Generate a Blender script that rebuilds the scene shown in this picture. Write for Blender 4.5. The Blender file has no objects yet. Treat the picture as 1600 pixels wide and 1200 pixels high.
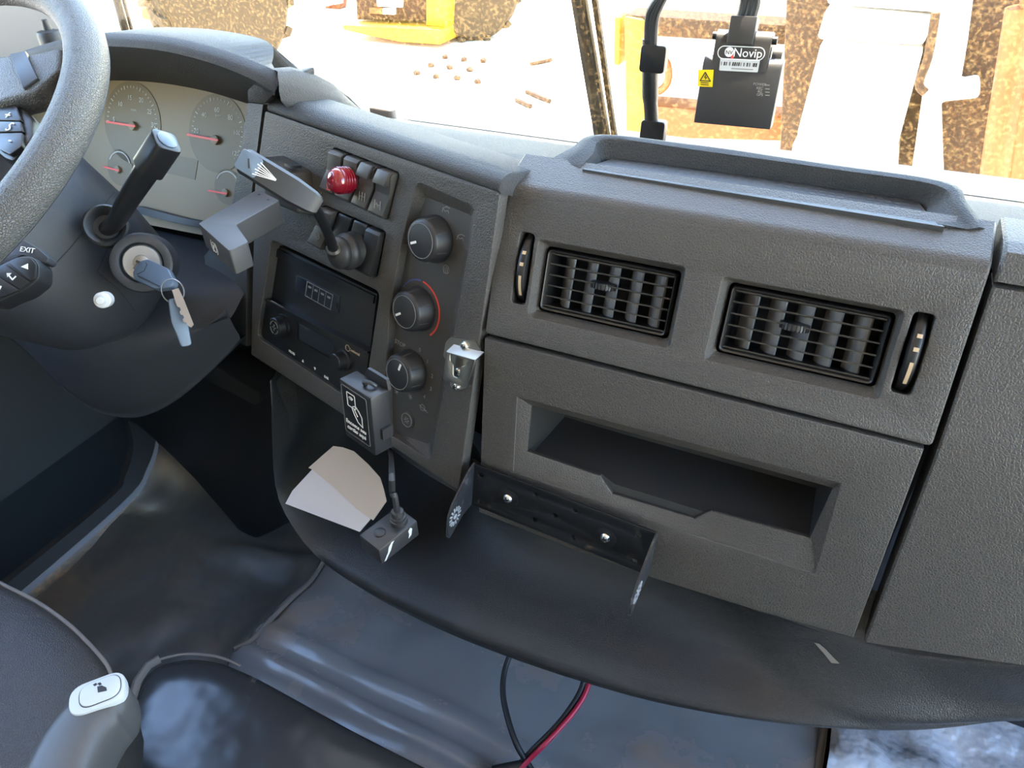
import bpy, bmesh, math, random
from mathutils import Vector, Matrix
from mathutils.geometry import tessellate_polygon

random.seed(7)
V = Vector
# ------------------------------------------------------------------ camera
scene = bpy.context.scene
FOC = 1150.0                                   # focal length for a 1600 px wide frame
def _n(v): return v.normalized()
_L = _n(V((-2900, -780, FOC)))
_X = -_L
_D = V((50, 0, FOC)); _D.y = -(_X.x * _D.x + _X.z * FOC) / _X.y; _D.normalize()
_Z = -_D
_Y = _Z.cross(_X)
ROT = Matrix((_X, _Y, _Z))                     # camera (x right, y down, z ahead) -> cab
CAM = V((0, 0, 1.15))
cam = bpy.data.objects.new('camera', bpy.data.cameras.new('camera'))
scene.collection.objects.link(cam)
cam.data.sensor_width = 36.0
cam.data.lens = 36.0 * FOC / 1600.0
cam.data.clip_start = 0.02
r, d, f = ROT @ V((1, 0, 0)), ROT @ V((0, 1, 0)), ROT @ V((0, 0, 1))
cam.matrix_world = Matrix(((r.x, -d.x, -f.x, CAM.x), (r.y, -d.y, -f.y, CAM.y), (r.z, -d.z, -f.z, CAM.z), (0, 0, 0, 1)))
scene.camera = cam

# ------------------------------------------------------------------ light and exposure
scene.view_settings.view_transform = 'Standard'
scene.view_settings.look = 'None'
scene.view_settings.gamma = 1.0
scene.view_settings.use_curve_mapping = False
scene.view_settings.exposure = 3.08
world = bpy.data.worlds.new('sky'); scene.world = world
world.use_nodes = True
wn = world.node_tree
sky = wn.nodes.new('ShaderNodeTexSky')
sky.sky_type = 'NISHITA'
sky.sun_disc = False
sky.sun_elevation = math.radians(62)
sky.sun_rotation = math.radians(-20)
sky.air_density = 1.4
sky.ozone_density = 3.0
sky.dust_density = 0.2
wn.links.new(sky.outputs[0], wn.nodes['Background'].inputs[0])
wn.nodes['Background'].inputs[1].default_value = 0.27
sl = bpy.data.lights.new('sun', 'SUN'); sl.energy = 4.0; sl.angle = math.radians(0.6); sl.color = (1, 0.95, 0.86)
so = bpy.data.objects.new('sun', sl); scene.collection.objects.link(so)
so.rotation_euler = V((0.06, -0.17, -0.97)).to_track_quat('-Z', 'Y').to_euler()
scene.cycles.max_bounces = 8
scene.cycles.transparent_max_bounces = 8
scene.cycles.use_denoising = True

# ------------------------------------------------------------------ frames
def ray(px, py):
    return ROT @ V(((px - 800) / FOC, (py - 600) / FOC, 1.0))
def at(px, py, dep):
    return CAM + ray(px, py) * dep
class Frame:
    """a flat surface of the cab: origin, right, up and outward directions"""
    def __init__(s, o, u, v, n): s.o, s.u, s.v, s.n = V(o), _n(V(u)), _n(V(v)), _n(V(n))
    def W(s, a, b, c=0.0): return s.o + s.u * a + s.v * b + s.n * c
    def P(s, px, py, c=0.0):
        d = ray(px, py); return CAM + d * ((s.n.dot(s.o - CAM) + c) / s.n.dot(d))
    def L(s, px, py, c=0.0):
        q = s.P(px, py, c) - s.o; return (q.dot(s.u), q.dot(s.v))
    def LL(s, pts, c=0.0): return [s.L(x, y, c) for x, y in pts]
    def moved(s, a, b, c=0.0): return Frame(s.W(a, b, c), s.u, s.v, s.n)
    def turned(s, ang):
        c, q = math.cos(ang), math.sin(ang)
        return Frame(s.o, s.u * c + s.v * q, s.v * c - s.u * q, s.n)
def panel_frame(o, tilt, yaw=0.0):
    a, y = math.radians(tilt), math.radians(yaw)
    n = V((-math.cos(a) * math.sin(y), -math.cos(a) * math.cos(y), math.sin(a)))
    u = V((math.cos(y), -math.sin(y), 0))
    return Frame(o, u, n.cross(u), n)
def facing(o, n, up=(0, 0, 1)):
    n = _n(V(n)); u = _n(V(up).cross(n)); return Frame(o, u, n.cross(u), n)
def FX(x): return Frame((x, 0, 0), (0, 1, 0), (0, 0, 1), (1, 0, 0))
def FY(y): return Frame((0, y, 0), (1, 0, 0), (0, 0, 1), (0, -1, 0))
def FZ(z): return Frame((0, 0, z), (1, 0, 0), (0, 1, 0), (0, 0, 1))

# ------------------------------------------------------------------ materials
def mat(name, col, rough=0.5, metal=0.0, grain=None, spot=None, spec=0.5, coat=0.0, rvar=None, warp=None, alpha=None):
    m = bpy.data.materials.new(name); m.use_nodes = True
    nt = m.node_tree; b = nt.nodes['Principled BSDF']
    b.inputs['Base Color'].default_value = (*col, 1)
    b.inputs['Roughness'].default_value = rough
    b.inputs['Metallic'].default_value = metal
    b.inputs['Specular IOR Level'].default_value = spec
    b.inputs['Coat Weight'].default_value = coat
    tc = nt.nodes.new('ShaderNodeTexCoord')
    prev = None
    def bump(height, strength, dist):
        nonlocal prev
        bp = nt.nodes.new('ShaderNodeBump')
        bp.inputs['Strength'].default_value = strength; bp.inputs['Distance'].default_value = dist
        nt.links.new(height, bp.inputs['Height'])
        if prev: nt.links.new(prev, bp.inputs['Normal'])
        prev = bp.outputs[0]
        nt.links.new(prev, b.inputs['Normal'])
    if warp:                                   # broad wrinkles
        ns = nt.nodes.new('ShaderNodeTexNoise'); ns.inputs['Scale'].default_value = warp[0]; ns.inputs['Detail'].default_value = 3
        nt.links.new(tc.outputs['Object'], ns.inputs['Vector']); bump(ns.outputs[0], warp[1], warp[2])
    if grain:                                  # leather-like grain
        nz = nt.nodes.new('ShaderNodeTexNoise'); nz.inputs['Scale'].default_value = grain[0] * 0.8
        nt.links.new(tc.outputs['Object'], nz.inputs['Vector'])
        mx = nt.nodes.new('ShaderNodeMixRGB'); mx.blend_type = 'ADD'; mx.inputs[0].default_value = 0.6 / grain[0]
        nt.links.new(tc.outputs['Object'], mx.inputs[1]); nt.links.new(nz.outputs['Color'], mx.inputs[2])
        vo = nt.nodes.new('ShaderNodeTexVoronoi'); vo.feature = 'DISTANCE_TO_EDGE'; vo.inputs['Scale'].default_value = grain[0]
        nt.links.new(mx.outputs[0], vo.inputs['Vector'])
        mr = nt.nodes.new('ShaderNodeMapRange'); mr.inputs['From Max'].default_value = 0.22
        nt.links.new(vo.outputs['Distance'], mr.inputs['Value']); bump(mr.outputs[0], grain[1], 0.0006)
    if spot:                                   # dust and dirt: colour, noise scale, from, to, detail
        ns = nt.nodes.new('ShaderNodeTexNoise'); ns.inputs['Scale'].default_value = spot[1]; ns.inputs['Detail'].default_value = 6
        ns.inputs['Roughness'].default_value = 0.65
        nt.links.new(tc.outputs['Object'], ns.inputs['Vector'])
        mr = nt.nodes.new('ShaderNodeMapRange'); mr.inputs['From Min'].default_value = spot[2]; mr.inputs['From Max'].default_value = spot[3]
        mr.inputs['To Max'].default_value = spot[4] if len(spot) > 4 else 1.0
        nt.links.new(ns.outputs[0], mr.inputs['Value'])
        mx = nt.nodes.new('ShaderNodeMixRGB'); mx.inputs[1].default_value = (*col, 1); mx.inputs[2].default_value = (*spot[0], 1)
        nt.links.new(mr.outputs[0], mx.inputs[0]); nt.links.new(mx.outputs[0], b.inputs['Base Color'])
        if rvar:
            m2 = nt.nodes.new('ShaderNodeMapRange'); m2.inputs['To Min'].default_value = rough; m2.inputs['To Max'].default_value = rvar
            nt.links.new(mr.outputs[0], m2.inputs['Value']); nt.links.new(m2.outputs[0], b.inputs['Roughness'])
    if alpha is not None: b.inputs['Alpha'].default_value = alpha
    return m
M = {}
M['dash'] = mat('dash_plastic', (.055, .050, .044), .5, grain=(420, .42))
M['dash_top'] = mat('dash_top_plastic', (.042, .042, .042), .62, spec=.22, grain=(420, .5))
M['dash_smooth'] = mat('smooth_plastic', (.038, .036, .033), .5)
M['pocket'] = mat('shaded_pocket_plastic', (.024, .024, .024), .5)  # darker than the panels: shade inside the pocket put into the colour
M['climate'] = mat('climate_plastic', (.042, .039, .035), .5)
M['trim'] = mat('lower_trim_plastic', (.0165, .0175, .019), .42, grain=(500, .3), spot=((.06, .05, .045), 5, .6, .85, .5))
M['dark'] = mat('dark_plastic', (0.0110, 0.0110, 0.0115), .45)
M['void'] = mat('cavity_plastic', (.012, .012, .012), .8)
M['black'] = mat('black_plastic', (0.0080, 0.0080, 0.0085), .4)
M['vent'] = mat('vent_plastic', (0.0150, 0.0140, 0.0130), .38)
M['vane'] = mat('vane_plastic', (.22, .21, .20), .45)
M['knob'] = mat('knob_rubber', (0.0175, 0.0175, 0.0185), .45)
M['switch'] = mat('switch_plastic', (.052, .048, .043), .45)
M['grey'] = mat('grey_lever_plastic', (.062, .060, .058), .5, grain=(900, .12))
M['steel_blue'] = mat('column_plastic', (0.0240, 0.0260, 0.0300), .5, grain=(700, .12), spot=((.14, .11, .09), 9, .6, .85, .45))
M['shroud'] = mat('shroud_plastic', (0.0200, 0.0220, 0.0260), .55, spot=((.1, .09, .08), 7, .6, .85, .4))
M['wheel'] = mat('wheel_leather', (.072, .07, .065), .48, grain=(520, .9))
M['white_ink'] = mat('white_ink', (.75, .74, .70), .6)
M['grey_ink'] = mat('grey_ink', (0.2108, 0.2046, 0.1922), .6)
M['cream'] = mat('cream_mark', (0.4650, 0.3410, 0.2108), .5)
M['red_ink'] = mat('red_ink', (.75, .06, .04), .5)
M['blue_ink'] = mat('blue_ink', (.07, .09, .30), .5)
M['steel'] = mat('zinc_steel', (.5, .48, .43), .28, 1.0, spot=((.62, .45, .25), 60, .55, .8, .5))
M['screw'] = mat('screw_steel', (.8, .8, .78), .22, 1.0)
M['black_metal'] = mat('black_painted_metal', (0.0070, 0.0075, 0.0085), .3, spot=((.16, .12, .09), 40, .62, .8, .6), warp=(160, .12, .001))
M['worn_metal'] = mat('worn_black_metal', (.02, .022, .026), .4, 0.0, spot=((.25, .25, .26), 90, .55, .8, .5))
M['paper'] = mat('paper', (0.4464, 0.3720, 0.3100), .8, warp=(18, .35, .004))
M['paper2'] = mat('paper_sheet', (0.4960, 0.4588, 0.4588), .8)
M['red_glass'] = mat('red_lamp', (.22, .004, .014), .12, coat=1.0)
M['red_cable'] = mat('red_cable', (0.4650, 0.0217, 0.0558), .35)
M['rubber'] = mat('rubber', (.02, .02, .02), .5)
M['lcd'] = mat('lcd', (.02, .025, .03), .15)
M['face'] = mat('gauge_face', (.23, .17, .095), .45, spec=.25)  # tan veil reflected in the clear lens is put into this colour
M['face_dark'] = mat('gauge_dial', (.17, .128, .072), .45, spec=.25)  # same painted lens reflection, a step darker for the dials
M['face_ink'] = mat('gauge_ink', (.55, .52, .44), .5)
M['chrome'] = mat('chrome', (.36, .36, .36), .42, 1.0)
M['key'] = mat('key_plastic', (.09, .125, .17), .4)
M['white_plastic'] = mat('white_plastic', (0.4960, 0.4960, 0.4836), .4)
M['button_white'] = mat('button_white', (0.4464, 0.4712, 0.4712), .45)
M['arm'] = mat('armrest_plastic', (0.0600, 0.0600, 0.0600), .42, grain=(800, .1))
M['seat'] = mat('seat_vinyl', (.038, .033, .028), .5, grain=(420, .5))
M['seam'] = mat('seam_edge', (0.1550, 0.1364, 0.1178), .8)
M['mat_floor'] = mat('floor_mat', (.085, .092, .09), .42, spot=((.15, .115, .085), 6, .45, .72, .8), rvar=.7, warp=(7, .5, .03))
M['tunnel'] = mat('tunnel_vinyl', (.21, .215, .22), .22, spot=((.26, .19, .14), 7, .52, .72, .75), rvar=.6, warp=(5, .35, .03))
M['cover'] = mat('engine_cover_vinyl', (.034, .035, .036), .25, spot=((.14, .13, .12), 9, .62, .8, .3), rvar=.5, warp=(6, .3, .03))
M['film'] = mat('plastic_film', (.62, .64, .67), .16, coat=.6, warp=(16, .9, .03), spot=((.15, .13, .12), 7, .5, .7, .8))
M['door'] = mat('door_plastic', (0.0375, 0.0400, 0.0425), .6)
M['door_dark'] = mat('door_pocket_plastic', (0.0100, 0.0130, 0.0160), .55)
M['sill'] = mat('sill_plastic', (0.0350, 0.0375, 0.0400), .5)
M['strip'] = mat('sill_strip', (0.3100, 0.3286, 0.3596), .4)
M['pillar'] = mat('pillar_plastic', (0.2790, 0.2666, 0.2480), .7)
M['lining'] = mat('cab_lining', (.36, .32, .27), .9)
M['cream_dirt'] = mat('red_earth', (.72, .59, .44), .95, spot=((.78, .66, .52), 2, .4, .6))
M['yellow'] = mat('yellow_paint', (.5, .23, .002), .5, spot=((.5, .25, .05), 3, .55, .75, .7))
M['orange'] = mat('orange_paint', (.22, .05, .002), .5, spot=((.3, .12, .03), 4, .5, .75, .7))
M['machine_dark'] = mat('machine_dark', (.036, .015, .004), .8, spot=((.15, .06, .012), 45, .5, .75))
M['tyre'] = mat('dusty_tyre', (.05, .032, .014), .9)
M['white_paint'] = mat('white_paint', (.9, .88, .84), .5)
M['redwall'] = mat('red_wall', (.15, .035, .015), .9)
M['label_yellow'] = mat('yellow_label', (.75, .55, .0), .5)
M['device'] = mat('device_plastic', (0.0300, 0.0270, 0.0250), .5)

def glass_mat():
    m = bpy.data.materials.new('dusty_glass'); m.use_nodes = True
    nt = m.node_tree; nt.nodes.clear()
    out = nt.nodes.new('ShaderNodeOutputMaterial')
    tr = nt.nodes.new('ShaderNodeBsdfTransparent'); tr.inputs[0].default_value = (.97, .95, .90, 1)
    df = nt.nodes.new('ShaderNodeBsdfTranslucent'); df.inputs[0].default_value = (.8, .46, .16, 1)
    gl = nt.nodes.new('ShaderNodeBsdfGlossy'); gl.inputs['Roughness'].default_value = .02
    tc = nt.nodes.new('ShaderNodeTexCoord')
    nz = nt.nodes.new('ShaderNodeTexNoise'); nz.inputs['Scale'].default_value = 260; nz.inputs['Detail'].default_value = 3
    nt.links.new(tc.outputs['Object'], nz.inputs['Vector'])
    mr = nt.nodes.new('ShaderNodeMapRange'); mr.inputs['From Min'].default_value = .52; mr.inputs['From Max'].default_value = .72
    mr.inputs['To Min'].default_value = .006; mr.inputs['To Max'].default_value = .10
    nt.links.new(nz.outputs[0], mr.inputs['Value'])
    mx = nt.nodes.new('ShaderNodeMixShader'); nt.links.new(mr.outputs[0], mx.inputs[0])
    nt.links.new(tr.outputs[0], mx.inputs[1]); nt.links.new(df.outputs[0], mx.inputs[2])
    m2 = nt.nodes.new('ShaderNodeMixShader'); m2.inputs[0].default_value = .02
    nt.links.new(mx.outputs[0], m2.inputs[1]); nt.links.new(gl.outputs[0], m2.inputs[2])
    nt.links.new(m2.outputs[0], out.inputs[0])
    return m
M['glass'] = glass_mat()

def dotted(name, col, rough, scale):
    m = mat(name, col, rough); nt = m.node_tree; b = nt.nodes['Principled BSDF']
    tc = nt.nodes.new('ShaderNodeTexCoord'); vo = nt.nodes.new('ShaderNodeTexVoronoi')
    vo.inputs['Scale'].default_value = scale; vo.inputs['Randomness'].default_value = .15
    nt.links.new(tc.outputs['Object'], vo.inputs['Vector'])
    mr = nt.nodes.new('ShaderNodeMapRange'); mr.inputs['From Min'].default_value = .2; mr.inputs['From Max'].default_value = .45
    nt.links.new(vo.outputs['Distance'], mr.inputs['Value'])
    bp = nt.nodes.new('ShaderNodeBump'); bp.inputs['Strength'].default_value = .6; bp.inputs['Distance'].default_value = .001
    nt.links.new(mr.outputs[0], bp.inputs['Height']); nt.links.new(bp.outputs[0], b.inputs['Normal'])
    return m
M['tray_floor'] = dotted('tray_mat', (.035, .035, .035), .5, 150)

# ------------------------------------------------------------------ mesh helpers
COL = scene.collection
def rounded(pts, r, seg=4):
    out = []; n = len(pts)
    for i in range(n):
        p, a, b = V(pts[i]).to_2d(), V(pts[i - 1]).to_2d(), V(pts[(i + 1) % n]).to_2d()
        da, db = (a - p), (b - p)
        rr = min(r, da.length * .45, db.length * .45)
        A, B = p + da.normalized() * rr, p + db.normalized() * rr
        for k in range(seg + 1):
            t = k / seg
            q = A * (1 - t) ** 2 + p * 2 * t * (1 - t) + B * t * t
            out.append((q.x, q.y))
    return out
def rect(cu, cv, w, h): return [(cu - w / 2, cv - h / 2), (cu + w / 2, cv - h / 2), (cu + w / 2, cv + h / 2), (cu - w / 2, cv + h / 2)]
def circ(cu, cv, r, n=24): return [(cu + r * math.cos(2 * math.pi * k / n), cv + r * math.sin(2 * math.pi * k / n)) for k in range(n)]
def inset(pts, d):
    c = V((sum(p[0] for p in pts) / len(pts), sum(p[1] for p in pts) / len(pts)))
    out = []
    for p in pts:
        q = V(p).to_2d() - c; l = q.length; out.append(tuple(c + q * ((l - d) / l)))
    return out
def smoothpath(pts, n=6):
    P = [V(p) for p in pts]; out = []
    for i in range(len(P) - 1):
        p0, p1, p2, p3 = P[max(i - 1, 0)], P[i], P[i + 1], P[min(i + 2, len(P) - 1)]
        for k in range(n):
            t = k / n
            out.append(.5 * ((2 * p1) + (p2 - p0) * t + (2 * p0 - 5 * p1 + 4 * p2 - p3) * t * t + (3 * p1 - p0 - 3 * p2 + p3) * t ** 3))
    out.append(P[-1]); return out
class MB:
    def __init__(s): s.b = bmesh.new()
    def poly(s, pts): return s.b.faces.new([s.b.verts.new(p) for p in pts])
    def loft(s, rings, closed=True, caps=True, loop=False):
        vs = [[s.b.verts.new(p) for p in r] for r in rings]
        n = len(vs[0]); m = len(vs)
        for i in range(m if loop else m - 1):
            A, B = vs[i], vs[(i + 1) % m]
            for k in range(n if closed else n - 1):
                s.b.faces.new((A[k], A[(k + 1) % n], B[(k + 1) % n], B[k]))
        if closed and caps and not loop:
            s.b.faces.new(vs[0][::-1]); s.b.faces.new(vs[-1])
        return s
    def prism(s, F, pts, n0, n1, cham=0.0):
        if cham:
            q = inset(pts, cham)
            d = cham if n1 > n0 else -cham
            return s.loft([[F.W(a, b, n0) for a, b in pts], [F.W(a, b, n1 - d) for a, b in pts], [F.W(a, b, n1 - .3 * d) for a, b in inset(pts, cham * .3)], [F.W(a, b, n1) for a, b in q]])
        return s.loft([[F.W(a, b, n0) for a, b in pts], [F.W(a, b, n1) for a, b in pts]])
    def taper(s, F, pts0, n0, pts1, n1):
        return s.loft([[F.W(a, b, n0) for a, b in pts0], [F.W(a, b, n1) for a, b in pts1]])
    def box(s, F, cu, cv, w, h, n0, n1, r=0.0, cham=0.0):
        p = rect(cu, cv, w, h)
        if r: p = rounded(p, r, 3)
        return s.prism(F, p, n0, n1, cham)
    def lathe(s, F, prof, seg=28, cu=0, cv=0):
        rings = [[F.W(cu + max(r, 1e-5) * math.cos(2 * math.pi * k / seg), cv + max(r, 1e-5) * math.sin(2 * math.pi * k / seg), n) for k in range(seg)] for r, n in prof]
        return s.loft(rings)
    def tube(s, path, rad, seg=10, caps=True):
        P = [V(p) for p in path]; rings = []; up = None
        for i, p in enumerate(P):
            t = (P[min(i + 1, len(P) - 1)] - P[max(i - 1, 0)]).normalized()
            if up is None: up = V((0, 0, 1)) if abs(t.z) < .9 else V((1, 0, 0))
            x = up.cross(t).normalized(); y = t.cross(x); up = y
            rr = rad[i] if isinstance(rad, (list, tuple)) else rad
            rings.append([p + x * rr * math.cos(2 * math.pi * k / seg) + y * rr * math.sin(2 * math.pi * k / seg) for k in range(seg)])
        return s.loft(rings, caps=caps)
    def torus(s, F, R, r, seg=40, ts=10, a0=0, a1=2 * math.pi):
        full = abs(a1 - a0 - 2 * math.pi) < 1e-6
        rings = []
        for i in range(seg if full else seg + 1):
            a = a0 + (a1 - a0) * i / seg
            e = F.u * math.cos(a) + F.v * math.sin(a)
            rings.append([F.o + e * (R + r * math.cos(2 * math.pi * k / ts)) + F.n * r * math.sin(2 * math.pi * k / ts) for k in range(ts)])
        return s.loft(rings, loop=full)
    def ball(s, c, r, seg=16):
        return s.lathe(Frame(c, (1, 0, 0), (0, 1, 0), (0, 0, 1)), [(r * math.sin(math.pi * k / 10), -r * math.cos(math.pi * k / 10)) for k in range(11)], seg)
    def bevel(s, off, seg=2, ang=30):
        s.b.normal_update()
        bmesh.ops.remove_doubles(s.b, verts=s.b.verts, dist=1e-6)
        es = [e for e in s.b.edges if len(e.link_faces) == 2 and e.calc_face_angle(0) > math.radians(ang)]
        bmesh.ops.bevel(s.b, geom=es, offset=off, segments=seg, affect='EDGES', profile=.5, clamp_overlap=True)
        return s
def root_of(o):
    while o.parent: o = o.parent
    return o
def put(me, name, m, parent, loc):
    o = bpy.data.objects.new(name, me); COL.objects.link(o)
    if m: me.materials.append(m)
    if parent is not None:
        o.parent = parent; base = root_of(parent).location
        me.transform(Matrix.Translation(-base))
    else:
        o.location = loc if loc is not None else V((0, 0, 0))
        me.transform(Matrix.Translation(-o.location))
    return o
def obj(name, mb, m, parent=None, loc=None, ang=35, flip=True):
    if flip: bmesh.ops.recalc_face_normals(mb.b, faces=mb.b.faces)
    me = bpy.data.meshes.new(name); mb.b.to_mesh(me); mb.b.free()
    for p in me.polygons: p.use_smooth = True
    me.set_sharp_from_angle(angle=math.radians(ang))
    if parent is None and loc is None:
        lo = V((min(v.co[i] for v in me.vertices) for i in range(3))); hi = V((max(v.co[i] for v in me.vertices) for i in range(3)))
        loc = V(((lo.x + hi.x) / 2, (lo.y + hi.y) / 2, lo.z))
    return put(me, name, m, parent, V(loc) if loc is not None else None)
def tag(o, label, cat, group=None):
    o['label'] = label; o['category'] = cat
    if group: o['group'] = group
    return o
def thing(name, label, cat, loc, group=None):
    o = bpy.data.objects.new(name, None); COL.objects.link(o); o.location = V(loc); o.empty_display_size = .05
    return tag(o, label, cat, group)
def struct(name, mb, m, parent=None, **k):
    o = obj(name, mb, m, parent, **k)
    if parent is None: o['kind'] = 'structure'
    return o
def curve_mesh(F, splines, c0, c1, bev):
    """flat plate with holes: front face at c1, back at c0, edges rounded by bev"""
    cu = bpy.data.curves.new('plate', 'CURVE'); cu.dimensions = '2D'; cu.fill_mode = 'BOTH'
    cu.extrude = abs(c1 - c0) / 2 - bev; cu.bevel_depth = bev; cu.bevel_resolution = 2; cu.offset = -bev
    for pts in splines:
        sp = cu.splines.new('POLY'); sp.points.add(len(pts) - 1); sp.use_cyclic_u = True
        for k, p in enumerate(pts): sp.points[k].co = (p[0], p[1], 0, 1)
    o = bpy.data.objects.new('plate', cu); COL.objects.link(o)
    dg = bpy.context.evaluated_depsgraph_get(); dg.update()
    me = bpy.data.meshes.new_from_object(o.evaluated_get(dg))
    bpy.data.objects.remove(o); bpy.data.curves.remove(cu)
    c = F.W(0, 0, (c0 + c1) / 2)
    me.transform(Matrix(((F.u.x, F.v.x, F.n.x, c.x), (F.u.y, F.v.y, F.n.y, c.y), (F.u.z, F.v.z, F.n.z, c.z), (0, 0, 0, 1))))
    return me
def plate(F, splines, c0, c1, bev):
    me = curve_mesh(F, splines, c0, c1, bev)
    mb = MB(); mb.b.from_mesh(me); bpy.data.meshes.remove(me)
    bmesh.ops.remove_doubles(mb.b, verts=mb.b.verts, dist=1e-6)
    return mb
def text(F, s, size, m, parent, name='lettering', cu=0, cv=0, c=0.0006, depth=.0002, sx=1.0):
    fc = bpy.data.curves.new('t', 'FONT'); fc.body = s; fc.size = size; fc.align_x = 'CENTER'; fc.align_y = 'CENTER'
    fc.extrude = depth; fc.resolution_u = 3
    o = bpy.data.objects.new('t', fc); COL.objects.link(o)
    dg = bpy.context.evaluated_depsgraph_get(); dg.update()
    me = bpy.data.meshes.new_from_object(o.evaluated_get(dg))
    bpy.data.objects.remove(o); bpy.data.curves.remove(fc)
    q = F.W(cu, cv, c); u = F.u * sx
    me.transform(Matrix(((u.x, F.v.x, F.n.x, q.x), (u.y, F.v.y, F.n.y, q.y), (u.z, F.v.z, F.n.z, q.z), (0, 0, 0, 1))))
    me.materials.clear(); me.name = name
    return put(me, name, m, parent, None)
def line2d(mb, F, pts, w, c=.0006, closed=False, th=.0003):
    """thin printed line through 2D points of a frame"""
    P = [V(p).to_2d() for p in pts]; n = len(P)
    for i in range(n if closed else n - 1):
        a, b = P[i], P[(i + 1) % n]; t = b - a
        if t.length < 1e-7: continue
        t.normalize(); s = V((-t.y, t.x)) * w / 2; a = a - t * w * .3; b = b + t * w * .3
        mb.prism(F, [tuple(a - s), tuple(b - s), tuple(b + s), tuple(a + s)], c - th, c)
    return mb
def arc(cu, cv, r, a0, a1, n=16): return [(cu + r * math.cos(a0 + (a1 - a0) * k / n), cv + r * math.sin(a0 + (a1 - a0) * k / n)) for k in range(n + 1)]
R = math.radians

# ------------------------------------------------------------------ the cab shell
FLOOR = 0.0
def box3(mb, x0, x1, y0, y1, z0, z1):
    return mb.loft([[V((x0, y0, z0)), V((x1, y0, z0)), V((x1, y1, z0)), V((x0, y1, z0))], [V((x0, y0, z1)), V((x1, y0, z1)), V((x1, y1, z1)), V((x0, y1, z1))]])
def wall(name, boxes, mm):
    m = MB()
    for b in boxes: box3(m, *b)
    return struct(name, m, M[mm])
wall('floor', [(-1.32, 1.02, -.9, .82, -.08, FLOOR)], 'machine_dark')
wall('ceiling', [(-1.32, 1.02, -.95, .865, 1.72, 1.78)], 'lining')  # front edge carried past the glass as an unseen overhang shading the dash
wall('wall_back', [(-1.32, 1.02, -.95, -.9, 0, 1.72)], 'lining')
wall('wall_front', [(-1.32, 1.02, .80, .86, 0, .852)], 'dark')
wall('wall_left', [(-1.32, -1.27, -.9, -.30, 0, 1.72)], 'lining')
wall('wall_right', [(.97, 1.02, -.9, -.50, 0, 1.72)], 'lining')
wall('door_2', [(.97, 1.02, -.50, .80, .03, .50)], 'door')  # unseen door panel, added and kept low to shape the side light
# driver's door, shut: lower panel with a pocket and a light sill strip
FD = FX(-1.25)
mb = MB(); box3(mb, -1.32, -1.25, -.30, .80, .205, .84); box3(mb, -1.32, -1.29, -.30, .80, .05, .205); dr = struct('door_1', mb, M['door'])
mb = MB(); mb.prism(FD, rounded([(-.30, .046), (.66, .046), (.715, .10), (.73, .20), (.73, .215), (-.30, .215)], .02), -.035, -.012); obj('door_pocket', mb, M['door_dark'], dr)
mb = MB(); i_ = smoothpath([V((-.30, .052, 0)), V((.2, .052, 0)), V((.58, .052, 0)), V((.645, .075, 0)), V((.69, .13, 0)), V((.70, .21, 0))], 5)
o_ = smoothpath([V((-.30, .017, 0)), V((.2, .018, 0)), V((.60, .028, 0)), V((.69, .06, 0)), V((.74, .12, 0)), V((.75, .21, 0))], 5)
mb.loft([[FD.W(p.x, p.y, -.03), FD.W(p.x, p.y, .004), FD.W(q.x, q.y, .012), FD.W(q.x, q.y, -.03)] for p, q in zip(i_, o_)]); obj('door_border', mb, M['sill'], dr)
mb = MB(); mb.loft([[FD.W(q.x, q.y + dy, n_) for dy, n_ in ((.001, -.01), (.001, .0135), (-.011, .016), (-.011, -.01))] for q in o_[:20]]); obj('sill_strip', mb, M['strip'], dr)
# pillars and the windscreen
mb = MB(); mb.loft([[V((-1.30, .70, .84)), V((-1.10, .80, .84)), V((-1.06, .805, .84)), V((-1.06, .83, .84)), V((-1.32, .83, .84))], [V((-1.31, .62, 1.74)), V((-1.24, .73, 1.74)), V((-1.20, .735, 1.74)), V((-1.20, .76, 1.74)), V((-1.33, .76, 1.74))]]); struct('trim_1', mb, M['pillar'])
mb = MB(); mb.loft([[V((.90, .80, .84)), V((1.02, .70, .84)), V((1.02, .83, .84)), V((.90, .83, .84))], [V((.96, .73, 1.74)), V((1.02, .62, 1.74)), V((1.02, .76, 1.74)), V((.96, .76, 1.74))]]); struct('trim_2', mb, M['pillar'])
mb = MB(); mb.loft([[V((-1.10, .800, .845)), V((.93, .800, .845)), V((.93, .805, .845)), V((-1.10, .805, .845))], [V((-1.22, .735, 1.73)), V((.97, .735, 1.73)), V((.97, .74, 1.73)), V((-1.22, .74, 1.73))]]); struct('window_1', mb, M['glass'])

# ------------------------------------------------------------------ dashboard surfaces
P0 = at(757, 522, 0.66)
U = panel_frame(P0, 22)                        # upper passenger panel
LP = panel_frame(U.P(757, 529), 10)            # lower passenger panel
C = panel_frame(P0, 15, 16)                    # centre console, turned to the driver
vt = U.L(1050, 345)[1]
uL, uR = U.L(758, 518)[0], U.L(1456, 697)[0]
uL2, uR2 = LP.L(757, 535)[0], LP.L(1443, 704)[0]

dash = thing('dashboard', 'grey grained plastic dashboard with air vents, control knobs and open storage pocket', 'dashboard', (-.15, .52, .40))
D = dash
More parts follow.
